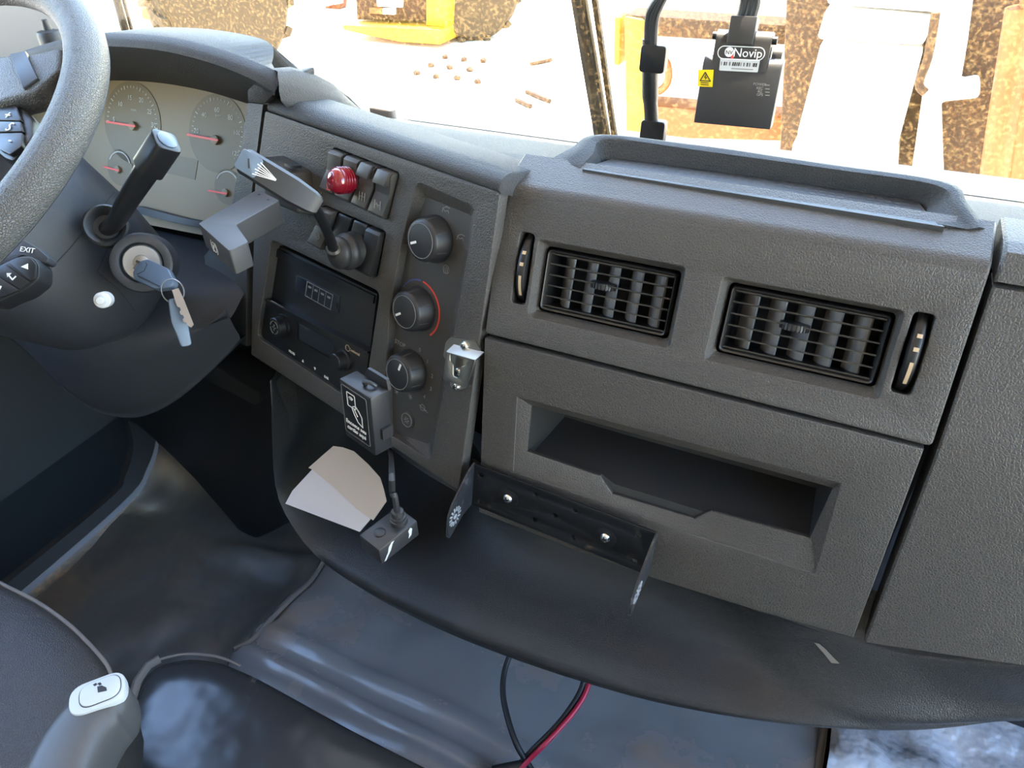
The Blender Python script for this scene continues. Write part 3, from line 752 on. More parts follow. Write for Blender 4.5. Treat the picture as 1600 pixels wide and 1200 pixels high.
# the hood's end beside the console
cap = [(387, 140), (398, 131), (436, 126), (437, 140), (414, 163), (388, 160)]
mb = MB(); F_ = FY(.605); mb.prism(F_, F_.LL(cap), -.06, .002); mb.bevel(.003, 2); obj('hood_end', mb, M['dash_top'], clus)
mb = MB(); rr_ = []
for (ax_, ay_), yy, (bx_, by_) in (((434, 112), .602, (436, 142)), ((462, 110), .63, (470, 158)), ((495, 118), .665, (505, 168)), ((522, 132), .70, (540, 172)), ((546, 156), .735, (560, 172))):
    a_, b_ = FY(yy).P(ax_, ay_), FY(yy - .012).P(bx_, by_); l_ = V((-.02, .05, -.03))
    rr_.append([b_ - V((0, 0, .01)), b_, b_.lerp(a_, .5) + V((.004, -.004, 0)), b_.lerp(a_, .85) + V((.002, -.003, 0)), a_, a_ + V((-.012, .006, .001)), a_ + l_, a_ + l_ - V((0, 0, .05))])
mb.loft(rr_); obj('hood_side', mb, M['dash_top'], clus, ang=60)
facepx = [(-80, 330), (-60, 215), (25, 160), (75, 142), (165, 124), (245, 128), (320, 141), (392, 162), (372, 300), (357, 375), (200, 345)]
mb = MB(); mb.prism(CL, CL.LL(facepx), -.01, 0); face = obj('gauge_face', mb, M['face'], clus)
mb = MB(); F_ = CL
mb.prism(CL, CL.LL([(225, 322), (300, 341), (330, 347), (330, 357), (300, 352), (225, 334)]), 0, .012, .002); obj('lower_frame', mb, M['dash_smooth'], clus)
def dial(cx, cy, rx, labels, ndl, piv, a0, a1, nt):
    a, b = CL.L(cx, cy); rad = abs(CL.L(cx + rx, cy)[0] - a)
    mb = MB(); mb.lathe(CL, [(rad * 1.12, 0), (rad * 1.12, .0008), (0, .0008)], 40, a, b); dl = obj('dial', mb, M['face_dark'], clus)
    for k in range(nt):
        t = R(a0 + (a1 - a0) * k / (nt - 1)); mb = MB(); F2 = CL.moved(a, b, 0).turned(t); big = k % 5 == 0 or nt < 12
        mb.box(F2, rad * .97, 0, .005 if big else .003, .0012 if big else .0008, .0008, .0013); obj('tick', mb, M['face_ink'], dl)
    for px, py, s_, h in labels:
        q = CL.L(px, py); text(CL, s_, h, M['face_ink'], dl, 'numeral', q[0], q[1], .0012)
    p, q = CL.L(*ndl), CL.L(*piv); mb = MB(); line2d(mb, CL, [p, q], .0028, .006, th=.001); obj('needle', mb, M['red_ink'], dl)
    mb = MB(); mb.lathe(CL, [(.006, 0), (.006, .005), (.004, .0055), (0, .0055)], 20, *CL.L(piv[0] - 6, piv[1] - 1)); obj('needle_hub', mb, M['face'], dl)
mb = MB(); box3(mb, -1.26, -.52, .70, .80, .69, .72); obj('sun_blocker', mb, M['dark'], clus)  # unseen box added to stop sun leaking down behind the gauges
dial(207, 192, 40, [(179, 187, '5', .009), (189, 163, '10', .009), (204, 153, '15', .009), (222, 157, '20', .009), (235, 175, '25', .009), (241, 196, '30', .009), (210, 172, 'r/min', .005)], (172, 191), (216, 198), 183, -10, 27)
dial(340, 209, 41, [(308, 205, '20', .009), (320, 180, '40', .009), (340, 172, '60', .009), (361, 184, '80', .009), (371, 208, '100', .008), (369, 240, '120', .008), (342, 181, 'km/h', .005)], (298, 211), (345, 220), 190, -40, 29)
for cx, cy, rx, n0, n1 in ((188, 262, 18, (167, 261), (190, 267)), (356, 292, 19, (330, 298), (358, 303))):
    a, b = CL.L(cx, cy); rad = CL.L(cx + rx, cy)[0] - a
    mb = MB(); mb.lathe(CL, [(rad * 1.1, 0), (rad * 1.1, .0008), (0, .0008)], 32, a, b); dl = obj('small_dial', mb, M['face_dark'], clus)
    mb = MB(); line2d(mb, CL, arc(a, b, rad * .95, R(25), R(155), 16), .0016, .0014); obj('dial_scale', mb, M['face_ink'], dl)
    mb = MB(); line2d(mb, CL, [CL.L(*n0), CL.L(*n1)], .0024, .005, th=.001); obj('needle', mb, M['red_ink'], dl)
    mb = MB(); mb.lathe(CL, [(.005, 0), (.005, .004), (0, .0045)], 18, *CL.L(n1[0] - 4, n1[1] - 2)); obj('needle_hub', mb, M['face'], dl)
mb = MB(); mb.prism(CL, CL.LL([(262, 240), (310, 249), (305, 281), (258, 270)]), 0, .0006); obj('display', mb, M['face_dark'], clus)

# ------------------------------------------------------------------ steering wheel
WC = V((-.8111, .3236, .9294)); ta = R(63.04)
WN = V((0, -math.cos(ta), math.sin(ta)))
WF = Frame(WC, (1, 0, 0), (0, math.sin(ta), math.cos(ta)), WN)
sw = thing('steering_wheel', 'grey leather-grained steering wheel at the left edge, cut by the frame', 'steering wheel', WC - WN * .05)
mb = MB(); mb.torus(WF, .23, .0178, 96, 20); obj('rim', mb, M['wheel'], sw, ang=80)
mb = MB(); mb.torus(WF.moved(0, 0, -.0115), .2435, .0006, 96, 6); obj('rim_seam', mb, M['dark'], sw)
mb = MB(); mb.lathe(WF, [(.05, -.06), (.085, -.045), (.098, -.02), (.095, .0), (.08, .012), (.04, .018), (0, .02)], 48); obj('hub', mb, M['steel_blue'], sw, ang=60)
def spoke(pts):
    mb = MB(); q = WF.LL(pts); mb.prism(WF, q, -.016, .006); mb.bevel(.004, 3); return obj('spoke', mb, M['wheel'], sw)
sp = spoke([(103, 82), (101, 118), (62, 152), (0, 168), (-90, 175), (-90, 100), (0, 96), (60, 92)])
spoke([(-330, 560), (-290, 575), (-200, 330), (-260, 320)]); spoke([(-400, 545), (-360, 560), (-270, 320), (-330, 310)])
mb = MB(); mb.prism(WF, WF.LL([(27, 96), (50, 91), (70, 134), (48, 150)]), .004, .0085, .001); obj('spoke_insert', mb, M['dark'], sp)
pod = [(-20, 158), (30, 161), (50, 184), (52, 214), (20, 251), (6, 246), (-20, 225)]
mb = MB(); mb.prism(WF, rounded(WF.LL(pod, -.004), .004), -.03, -.004, .003); pd = obj('button_pod', mb, M['dark'], sw)
for pts, s_, px, py in (([(-18, 163), (28, 166), (35, 190), (-18, 189)], '+', 12, 181), ([(-18, 191), (35, 192), (37, 207), (-15, 208)], 'S', 15, 199), ([(-15, 210), (37, 209), (36, 230), (18, 243), (2, 236)], '-', 17, 219)):
    mb = MB(); mb.prism(WF, rounded(WF.LL(pts, -.002), .002), -.006, -.0005, .001); bt = obj('button', mb, M['dark'], pd)
    q = WF.L(px, py, 0); text(WF, s_, .013, M['white_ink'], bt, 'symbol', q[0], q[1], .0003)

# ------------------------------------------------------------------ steering column with its shroud
AX = V((0, .5, -.866)); GV = V((0, .866, .5))
col = thing('steering_column', 'blue-grey plastic steering column cover with ignition lock and white plunger', 'steering column', WC + AX * .36)
def sup(c, hw, f0, f1, n=40, ex=3.2, xo=0):
    out = []
    for k in range(n):
        t = 2 * math.pi * k / n; cs, sn = math.cos(t), math.sin(t)
        x = hw * abs(cs) ** (2 / ex) * (1 if cs >= 0 else -1) + xo; g = abs(sn) ** (2 / ex) * (1 if sn >= 0 else -1)
        fm, fh = (f0 + f1) / 2, (f1 - f0) / 2
        out.append(c + V((x, 0, 0)) + GV * (fm + fh * g))
    return out
mb = MB(); mb.loft([sup(WC + AX * a, hw, f0, f1, xo=xo) for a, hw, f0, f1, xo in ((.045, .06, -.04, .08, 0), (.055, .085, -.058, .105, 0), (.075, .10, -.066, .118, 0), (.12, .113, -.075, .125, .002), (.19, .118, -.075, .122, .004), (.235, .116, -.062, .115, .004), (.27, .10, -.035, .10, 0), (.30, .07, 0, .07, 0))])
obj('column_cover', mb, M['steel_blue'], col, ang=60)
mb = MB()
prof = []
for i in range(41):
    x = -1.26 + .60 * i / 40
    k = math.exp(-((x + .86) / .17) ** 2); e_ = max(0, (x + .80) / .14); e_ = e_ * e_
    zb = .575 - .05 * k + .075 * e_; yb = .50 - .05 * k + .06 * e_
    prof.append(smoothpath([V((x, .66, .695)), V((x, .57 - .02 * k + .03 * e_, .70)), V((x, .495 - .045 * k + .06 * e_, .672)), V((x, yb - .008, zb + .05)), V((x, yb, zb + .008)), V((x, yb + .012, zb)), V((x, yb + .12, zb + .02))], 4))
mb.loft(prof, closed=False); obj('knee_shroud', mb, M['shroud'], col, ang=80)
# ignition lock
ig = at(221, 411, .735); IG = facing(ig, (.66, -.62, .42))
mb = MB(); mb.lathe(IG, [(.030, -.05), (.030, -.006), (.0285, -.001), (.026, .0), (.0205, -.001), (.019, -.006), (.0, -.006)], 40); obj('lock_collar', mb, M['steel_blue'], col, ang=50)
mb = MB(); mb.lathe(IG, [(.0185, -.008), (.0185, -.003), (.017, -.0015), (.008, -.0015), (.0075, .001), (.006, .0015), (0, .0015)], 36); obj('lock_face', mb, M['chrome'], col)['label'] = 'bare metal lock face'
mb = MB(); mb.box(IG.turned(R(-35)), 0, 0, .010, .0024, .001, .0019); obj('key_slot', mb, M['black'], col)
# white plunger
q = at(160, 469, .66); PF = facing(q, (.62, -.66, .42))
mb = MB(); mb.lathe(PF, [(.0072, -.012), (.0072, .0005), (.0062, .0014), (.0036, .0016), (.0034, .009), (.0028, .0098), (0, .01)], 24); obj('plunger', mb, M['white_plastic'], col)['label'] = 'white plunger button'
from mathutils.bvhtree import BVHTree
def on_surface(o, pts):
    t = BVHTree.FromPolygons([v.co + root_of(o).location for v in o.data.vertices], [list(p.vertices) for p in o.data.polygons]); out = []
    for x, y in pts:
        h = t.ray_cast(CAM, ray(x, y).normalized())
        if h[0] is not None: out.append(h[0])
    return out
def seam(o, pts, w=.0006, m='void'):
    dense = [V((*a, 0)).lerp(V((*b, 0)), k / 6) for a, b in zip(pts, pts[1:]) for k in range(6)] + [V((*pts[-1], 0))]
    P = on_surface(o, [(p.x, p.y) for p in dense])
    if len(P) > 2: mb = MB(); mb.tube(P, w, 6); obj('cover_seam', mb, M[m], o)
cc = [o for o in col.children if o.name.startswith('column_cover')][0]
seam(cc, [(148, 338), (110, 387), (78, 421), (66, 410)]); seam(cc, [(172, 380), (152, 425), (185, 452), (211, 486)]); seam(cc, [(178, 300), (150, 335), (112, 385)])
# thick lever with a flat button at its end
boot = at(165, 352, .73); BF = facing(boot, (.62, -.5, .6))
mb = MB(); mb.lathe(BF, [(.021, -.012), (.021, .001), (.019, .003), (.016, .001), (.012, -.006), (0, -.006)], 28); obj('lever_boot', mb, M['rubber'], col)
pth = smoothpath([at(163, 360, .745), at(180, 347, .715), at(197, 318, .695), at(222, 278, .675), at(243, 246, .66), at(259, 222, .65)], 4)
rad = [.009 + .0005 * i for i in range(8)] + [.0128] * 20
mb = MB(); mb.tube(pth, [min(.0070 + .0003 * i, .0108) for i in range(len(pth))], 16); lv = obj('column_lever', mb, M['black'], col, ang=50)
t = (pth[-1] - pth[-4]).normalized(); TF = facing(pth[-1], t)
mb = MB(); pts = []
for k in range(32):
    a = 2 * math.pi * k / 32; rr = .0118 + .0026 * abs(math.cos(2 * a)) ** 3; pts.append((rr * math.cos(a), rr * math.sin(a)))
mb.prism(TF, pts, -.035, .0025, .002); obj('lever_end', mb, M['black'], lv)
mb = MB(); mb.lathe(TF, [(.0088, .002), (.0088, .0035), (.007, .0045), (0, .005)], 28); obj('lever_button', mb, M['key'], lv)
# trip computer stalk under the rim
TF2 = facing(at(28, 432, .60), (.30, -.62, .72)).turned(R(-2))
mb = MB(); q = TF2.LL([(-40, 470), (-30, 430), (10, 408), (32, 399), (50, 400), (61, 413), (60, 437), (36, 456), (10, 466), (-10, 476)])
mb.prism(TF2, rounded(q, .004), -.018, 0, .002); tp = obj('button_stalk', mb, M['dark'], col)
for pts, ch in (([(14, 411), (32, 402), (49, 403), (58, 414), (57, 436), (50, 440)], 0), ([(-6, 425), (11, 413), (47, 442), (33, 452)], 1), ([(-30, 436), (-8, 427), (31, 454), (10, 463), (-20, 470)], 2)):
    mb = MB(); mb.prism(TF2, rounded(TF2.LL(pts), .0015), -.002, .0016, .0008); bt = obj('button', mb, M['dark'], tp)
    mb = MB(); c = .0021
    if ch == 0: mb.prism(TF2, TF2.LL([(35, 418), (46, 413), (46, 422)]), .0015, c)
    if ch == 1: line2d(mb, TF2, TF2.LL([(15, 430), (22, 438), (27, 433)]), .0011, c); mb.prism(TF2, TF2.LL([(13, 428), (20, 428), (14, 434)]), .0015, c)
    if ch == 2: mb.prism(TF2, TF2.LL([(-3, 446), (5, 448), (2, 454), (-6, 452)]), .0015, c)
    obj('symbol', mb, M['white_ink'], bt)
TF3 = TF2.moved(0, 0, -.010)
mb = MB(); mb.prism(TF3, rounded(TF3.LL([(-10, 400), (22, 372), (36, 374), (60, 388), (76, 403), (72, 411), (55, 408), (30, 399), (0, 420)]), .002), -.012, 0, .002); ex = obj('exit_button', mb, M['key'] if 0 else M['steel_blue'], tp)
q = TF3.L(43, 391); text(TF3.turned(R(-8)), 'EXIT', .0062, M['white_ink'], ex, 'lettering', *TF3.turned(R(-8)).L(43, 391), .0004)

# ------------------------------------------------------------------ keys
kb = IG.W(.003, -.002, .002)
keys = thing('key_bunch', 'bunch of keys hanging from the ignition lock, blue-grey plastic heads', 'keys', at(292, 543, .70))
k0, k1 = at(217, 418, .722), at(272, 446, .69)
KD = (k1 - k0).normalized(); KN_ = V((.35, -.6, .75)); KF = Frame(k0, KD, KN_.cross(KD), KN_ - KD * KN_.dot(KD))
mb = MB(); mb.prism(KF, [(-.006, -.0035), (.004, -.0035), (.004, .0035), (-.006, .0035)], -.001, .001); obj('key_blade', mb, M['chrome'], keys)
L_ = (k1 - k0).length
mb = plate(KF, [rounded([(.001, -.007), (.009, -.0125), (L_ * .75, -.011), (L_ * 1.02, -.003), (L_ * 1.02, .003), (L_ * .7, .0115), (.009, .011), (.001, .006)], .003, 3)], -.0035, .0035, .001); obj('key_head', mb, M['key'], keys)
mb = MB(); line2d(mb, KF, [(.010, -.007), (.016, -.001), (.014, .006), (.010, .007)], .0006, .0038); line2d(mb, KF, [(.013, -.008), (L_ * .8, -.0075)], .0014, .0038); obj('key_emblem', mb, M['shroud'], keys)
RF = facing(at(270, 455, .69), (.3, -.85, .4)); mb = MB(); mb.torus(RF, .0112, .0006, 36, 8); obj('key_ring', mb, M['chrome'], keys)
h0, h1 = at(270, 466, .69), at(293, 541, .70)
HD = (h1 - h0).normalized(); HN = V((.85, -.5, .2)); HF = Frame(h0, HD, HN.cross(HD), HN - HD * HN.dot(HD)); hl = (h1 - h0).length
mb = plate(HF, [rounded([(0, -.004), (hl * .45, -.0075), (hl * .98, -.0055), (hl, 0), (hl * .98, .004), (hl * .5, .0065), (0, .003)], .002, 3)], -.0028, .0028, .001); obj('spare_key_head', mb, M['key'], keys)
h0, h1 = at(274, 452, .685), at(299, 512, .685)
HD = (h1 - h0).normalized(); HN = V((.75, -.6, .3)); HF = Frame(h0, HD, HN.cross(HD), HN - HD * HN.dot(HD)); hl = (h1 - h0).length
pts = [(0, -.003), (hl * .3, -.004)]
for k in range(6): pts += [(hl * (.35 + .1 * k), -.0042 + .0018 * (k % 2)), (hl * (.42 + .1 * k), -.0042 + .0018 * (k % 2))]
pts += [(hl, 0), (hl * .95, .003), (hl * .3, .0035), (0, .003)]
mb = MB(); mb.prism(HF, pts, -.001, .001); obj('small_key', mb, M['chrome'], keys)['label'] = 'notched metal key'

# ------------------------------------------------------------------ park brake lever and trailer brake lever
pb = thing('park_brake', 'grey L-shaped park brake lever in its dark housing beside the gauges', 'brake lever', C.P(440, 350))
hb = C.LL([(442, 242), (487, 267), (490, 338), (437, 316)])
mb = MB(); mb.loft([[C.W(a, b, -.002) for a, b in hb], [C.W(a, b + dy, n_) for (a, b), dy, n_ in zip(hb, (-.001, -.001, .004, .004), (.025, .025, .019, .019))]]); mb.bevel(.003, 3); hs = obj('housing', mb, M['switch'], pb)
HT = Frame(C.W(*hb[0], .012), C.u, -C.n, C.v); a, b = HT.L(458, 258)
mb = MB(); mb.box(HT, a, b, .013, .012, -.002, .0008, .001); obj('housing_cap', mb, M['dark'], hs)
q = C.L(455, 262, .012)
lz = at(390, 330, .74).z
TFz = FZ(at(370, 320, .735).z)
top_ = TFz.LL([(402, 296), (437, 313), (369, 351), (388, 378), (358, 392), (310, 349)])
mb = MB(); mb.prism(TFz, rounded(top_, .003, 3), -.024, 0); mb.bevel(.0028, 3, 40); hd = obj('handle', mb, M['grey'], pb)
for px, py in ((405, 304), (419, 312)):
    mb = MB(); mb.lathe(TFz, [(.0014, -.001), (.0014, .0003), (0, .0003)], 12, *TFz.L(px, py)); obj('pin', mb, M['dark'], hd)
ed = TFz.W(*top_[5]) - TFz.W(*top_[4]); nn = ed.cross(V((0, 0, 1))).normalized()
if nn.dot(CAM - TFz.W(*top_[4])) < 0: nn = -nn
SF = facing(TFz.W(*top_[4]).lerp(TFz.W(*top_[5]), .55) - V((0, 0, .012)), nn)
mb = MB(); line2d(mb, SF, arc(0, 0, .005, 0, 2 * math.pi, 20), .0007, .001); line2d(mb, SF, arc(0, 0, .0075, R(130), R(230), 8), .0007, .001); line2d(mb, SF, arc(0, 0, .0075, R(-50), R(50), 8), .0007, .001); obj('brake_symbol', mb, M['white_ink'], hd)
text(SF, 'P', .006, M['white_ink'], hd, 'lettering', 0, 0, .0011)

tb = thing('trailer_brake', 'black lever with white fan mark rising from a rubber boot on the centre console', 'lever', C.P(548, 400))
a, b = C.L(557, 388, .003)
mb = MB(); mb.lathe(C, [(.0185, .001), (.0195, .006), (.017, .010), (.0185, .0135), (.0185, .017), (.0150, .0205), (.0165, .024), (.0155, .0275), (.011, .031), (.006, .033), (0, .033)], 36, a, b - .002)
obj('rubber_boot', mb, M['rubber'], tb, ang=60)
p0_ = C.W(a, b + .0, .030); p1_ = at(497, 322, .625); p2_ = at(378, 249, .60)
mb = MB(); mb.tube([p0_, p0_.lerp(p1_, .5), p1_.lerp(p2_, .06)], [.0055, .0045, .0045], 14); obj('shaft', mb, M['black'], tb)
mb = MB(); mb.lathe(facing(p0_, p1_ - p0_), [(.004, -.004), (.0072, -.001), (.0072, .008), (.005, .011), (0, .011)], 20); obj('clamp', mb, M['steel'], tb)['label'] = 'bright metal clamp'
gd = (p2_ - p1_).normalized(); gn = V((.25, -.75, .6)); gn = (gn - gd * gn.dot(gd)).normalized()
GF = Frame(p1_, gd, gn.cross(gd), gn); gl = (p2_ - p1_).length
mb = MB(); mb.loft([[GF.W(t * gl, a_ * w, n_ * w) for a_, n_ in ((-1, -.6), (-.8, -.85), (.8, -.85), (1, -.6), (1, .6), (.8, .85), (-.8, .85), (-1, .6))] for t, w in ((-.02, .0065), (.02, .0085), (.10, .0100), (.35, .0115), (.95, .0108), (.985, .0098), (1.0, .008))])
gp = obj('grip', mb, M['knob'], tb, ang=25); wl = .0112
mb = MB()
for k in range(6):
    s = (k - 2.5) / 2.5; mb.prism(GF, [(gl * .56, s * .0006 - .00015), (gl * .56, s * .0006 + .00015), (gl * (.80 + .02 * (k % 2)), s * wl * .5 + .0004), (gl * (.80 + .02 * (k % 2)), s * wl * .5 - .0004)], .0090, .0101)
obj('fan_mark', mb, M['white_ink'], gp)
mb = MB(); mb.prism(GF, rounded(rect(gl * .905, 0, .018, .017), .003), .0085, .0099, .0005); ec = obj('end_badge', mb, M['key'], gp)
mb = MB(); line2d(mb, GF, [(gl * .88, .003), (gl * .93, -.003)], .0012, .0104); obj('badge_mark', mb, M['dark'], gp)

# ------------------------------------------------------------------ radio slot: storage insert above, tachograph below
def quad_unit(name, px, c, m, label, cat, depth=.05):
    q = C.LL(px, c); t = thing(name, label, cat, C.W(*q[3], c))
    return t, q
slotu, q = quad_unit('display_unit', [(430, 381), (589, 459), (578, 546), (411, 463)], -.012, None, 'dark blank unit with a small four-digit window above the tachograph', 'display unit')
mb = MB(); mb.prism(C, q, -.05, -.012, .001); obj('fascia', mb, M['dark'], slotu)
mb = MB(); mb.prism(C, C.LL([(434, 388), (587, 462), (585, 474), (432, 400)], -.0115), -.012, -.0095, .001); obj('upper_strip', mb, M['black'], slotu)
mb = MB(); mb.prism(C, C.LL([(463, 430), (532, 463), (529, 490), (460, 455)], -.0115), -.012, -.0108, .0005); wd = obj('window', mb, M['lcd'], slotu)
tl, tr_, br_, bl_ = C.LL([(480, 440), (520, 461), (516, 484), (477, 462)], -.0105)
lerp = lambda a, b, t: (a[0] + (b[0] - a[0]) * t, a[1] + (b[1] - a[1]) * t)
for k in range(4):
    cell = [lerp(tl, tr_, k / 4), lerp(tl, tr_, (k + 1) / 4), lerp(bl_, br_, (k + 1) / 4), lerp(bl_, br_, k / 4)]
    mb = MB(); line2d(mb, C, cell, .0007, -.0104, closed=True); g = obj('digit_cell', mb, M['grey_ink'], wd)
    mid_ = lerp(lerp(cell[0], cell[1], .5), lerp(cell[2], cell[3], .5), .28)
    mb = MB(); mb.box(C, *mid_, .0055, .0022, -.0107, -.0104); obj('digit_mark', mb, M['grey_ink'], wd)
mb = MB(); mb.lathe(C, [(.004, -.012), (.004, -.0108), (0, -.0105)], 20, *C.L(527, 478, -.011)); obj('unit_button', mb, M['black'], slotu)

ta_, q = quad_unit('tachograph', [(411, 464), (577, 549), (565, 632), (404, 525)], -.005, None, 'black tachograph with round knobs and small display in the centre console', 'tachograph')
mb = MB(); mb.prism(C, q, -.05, -.005, .0015); obj('fascia', mb, M['black'], ta_)
mb = MB(); mb.loft([[C.W(*lerp(q[0], q[1], t), n_) for n_ in (-.006, -.003, -.003, -.006)] for t in (0, 1)][0:0] or [[C.W(*lerp(q[0], q[1], t), -.006), C.W(*lerp(q[0], q[1], t), -.0025), V(C.W(*lerp(q[0], q[1], t), -.0025)) - C.v * .002, V(C.W(*lerp(q[0], q[1], t), -.006)) - C.v * .002] for t in (.0, 1.0)]); obj('top_ledge', mb, M['dark'], ta_)
o = C.LL([(462, 494), (523, 527), (523, 575), (465, 538)], -.004); i_ = C.LL([(467, 505), (521, 534), (521, 560), (467, 530)], -.0045)
mb = MB(); line2d(mb, C, C.LL([(464, 502), (463, 528), (470, 534), (521, 565)], -.004), .0014, -.0036); obj('display_bezel', mb, M['dark'], ta_)
mb = MB(); mb.prism(C, i_, -.006, -.0043); obj('display', mb, M['lcd'], ta_)
a, b = C.L(441, 509, -.004)
mb = MB(); mb.lathe(C, [(.0145, -.005), (.0145, -.002), (.012, -.0015), (.0115, .006), (.0105, .007), (0, .007)], 32, a, b); kb_ = obj('tuning_knob', mb, M['black'], ta_)
mb = MB(); F2 = C.moved(a, b, .007)
for k in range(4): line2d(mb, F2, arc(0, 0, .0078, R(90 * k + 12), R(90 * k + 78), 8), .0009, .0004)
for k in range(4): line2d(mb, F2, [(.0015 * math.cos(R(90 * k)), .0015 * math.sin(R(90 * k))), (.0035 * math.cos(R(90 * k)), .0035 * math.sin(R(90 * k)))], .0009, .0004)
obj('knob_symbol', mb, M['grey_ink'], kb_)
a, b = C.L(538, 562, -.004)
mb = MB(); mb.lathe(C, [(.0125, -.005), (.0125, -.002), (.0105, -.001), (.0098, .009), (.0088, .010), (0, .010)], 32, a, b); obj('selector_knob', mb, M['black'], ta_)
def ttext(px, py, s_, h, m='white_ink', sx=1.0): 
    a, b = C.L(px, py, -.0045); text(C, s_, h, M[m], ta_, 'lettering', a, b, -.0044, sx=sx)
ttext(456, 551, 'PROG', .0046); ttext(510, 590, 'BAR', .0046); ttext(554, 550, 'Continental', .0046, 'cream', .8)
mb = MB(); line2d(mb, C, arc(*C.L(543, 544, -.0045), .0035, R(30), R(330), 14), .0007, -.0044); obj('logo_ring', mb, M['cream'], ta_)
mb = MB(); line2d(mb, C, C.LL([(424, 470), (443, 481)], -.0045), .0016, -.0044); obj('name_print', mb, M['grey_ink'], ta_)
for px, py, s in ((473, 564, 1), (492, 576, -1)):
    a, b = C.L(px, py, -.0045); mb = MB(); mb.prism(C, [(a - .0018, b - .0015 * s), (a + .0018, b - .0015 * s), (a, b + .002 * s)], -.0048, -.0044); obj('arrow', mb, M['white_ink'], ta_)

# ------------------------------------------------------------------ card reader box, button box, cable, papers
BX = panel_frame(at(579, 623, .60), 5, 17)
rd = thing('card_reader', 'black card reader box with white hand-and-card print hanging below the climate knobs', 'card reader', BX.P(578, 708))
q = BX.LL([(529, 590), (579, 623), (579, 708), (532, 673)])
w_, h_ = q[0][0], q[2][1]
q = [(w_, 0), (0, 0), (0, h_), (w_, h_)]
mb = MB(); mb.prism(BX, q, -.019, 0); mb.bevel(.0018, 2); cs = obj('case', mb, M['black_metal'] if 0 else M['knob'], rd)
mb = MB(); mb.prism(BX, rounded([(w_ + .003, -.003), (-.005, -.003), (-.005, h_ * .88), (w_ + .003, h_ * .88)], .002), 0, .0005); st_ = obj('sticker', mb, M['black'], rd)
mb = MB(); line2d(mb, BX, rounded([(w_ + .0035, -.0035), (-.0055, -.0035), (-.0055, h_ * .87), (w_ + .0035, h_ * .87)], .002), .0003, .0009, closed=True); obj('sticker_border', mb, M['grey_ink'], st_)
ch = -h_; cw = -w_
def bxp(fx, fy): return (w_ + cw * fx, -ch * fy)
mb = MB(); line2d(mb, BX, rounded([bxp(.25, .13), bxp(.50, .13), bxp(.50, .36), bxp(.25, .36)], .001, 2), .0008, .0010, closed=True); obj('card_print', mb, M['white_ink'], st_)
mb = MB()
for rr in (.0014, .0026, .0038): line2d(mb, BX, arc(*bxp(.37, .25), rr, R(40), R(140), 8), .0007, .0010)
obj('wave_print', mb, M['white_ink'], st_)
mb = MB(); line2d(mb, BX, [bxp(.40, .34), bxp(.50, .30), bxp(.60, .36), bxp(.68, .44), bxp(.68, .60), bxp(.54, .56), bxp(.44, .46), bxp(.37, .36)], .0008, .0010); line2d(mb, BX, [bxp(.44, .36), bxp(.54, .46)], .0008, .0010); obj('hand_print', mb, M['white_ink'], st_)
text(BX, 'Encoste seu', .0058, M['white_ink'], st_, 'lettering', *bxp(.45, .665), .0008); text(BX, 'cartão aqui', .0058, M['white_ink'], st_, 'lettering', *bxp(.45, .765), .0008)
RS = Frame(BX.W(0, 0, 0), -BX.n, BX.v, BX.u)
mb = MB(); mb.box(RS, .0125, h_ * .66, .011, .011, 0, .003, .001); obj('latch', mb, M['knob'], rd)
TS = Frame(BX.W(w_ * .35, 0, -.010), BX.u, -BX.n, BX.v)
mb = MB(); mb.tube(smoothpath([TS.W(-.004, .0, .0), TS.W(-.003, -.002, .004), TS.W(.003, 0, .005), TS.W(.006, .003, .002)], 4), .0018, 8); obj('knot', mb, M['rubber'], rd)
mb = MB(); mb.prism(BX, [(w_ * .86, .001), (-.001, .001), (-.003, -.012), (w_ * .8, .010)][0:0] or [(w_ * .75, -.001), (w_ * .62, .009), (-.002, .009), (0, -.001)], -.0215, -.0185); obj('back_plate', mb, M['knob'], rd)

sb = at(592, 860, .585); SBF = Frame(sb, V((math.cos(R(16)), -math.sin(R(16)), 0)), V((math.sin(R(16)), math.cos(R(16)), 0)), (0, 0, 1))
bb = thing('button_box', 'small black box with worn white paint and a cable gland below the papers', 'control box', SBF.W(0, .02, -.02))
qa, qb = SBF.L(560, 836), SBF.L(638, 803)
bw, bl2 = -qa[0], qb[1]
print('box', bw, bl2)
mb = MB(); mb.prism(SBF, [(-bw, 0), (0, 0), (0, bl2), (-bw, bl2)], -.018, 0); mb.bevel(.0015, 2); obj('case', mb, M['knob'], bb)
mb = MB(); mb.lathe(SBF, [(.0050, 0), (.0050, .0006), (.0042, .0010), (0, .0006)], 24, -bw * .55, bl2 * .30); obj('push_button', mb, M['black'], bb)
gx, gy = -bw * .42, bl2 * .74
mb = MB(); mb.lathe(SBF, [(.0072, 0), (.0072, .004), (.0060, .0045), (.0066, .0055), (.0066, .0075), (.0052, .008), (.0056, .0095), (.0050, .013), (.003, .0135), (0, .0135)], 24, gx, gy); obj('cable_gland', mb, M['rubber'], bb)
SR = Frame(SBF.W(0, 0, 0), SBF.v, SBF.n, SBF.u)
mb = MB(); mb.prism(SR, [(.003, -.016), (.0045, -.0165), (.011, -.009), (.0135, -.004), (.0155, -.002), (.013, -.0015), (.0095, -.0045), (.0075, -.010)], 0, .0003); obj('worn_print', mb, M['white_plastic'], bb)
mb = MB(); z = bl2; mb.prism(SR, [(z * .72, -.012), (z * .80, -.010), (z * .84, -.004), (z * .80, -.0018), (z * .74, -.004), (z * .75, -.008)], 0, .0003); obj('worn_print', mb, M['white_plastic'], bb)
e0 = SBF.W(gx, gy, .010)
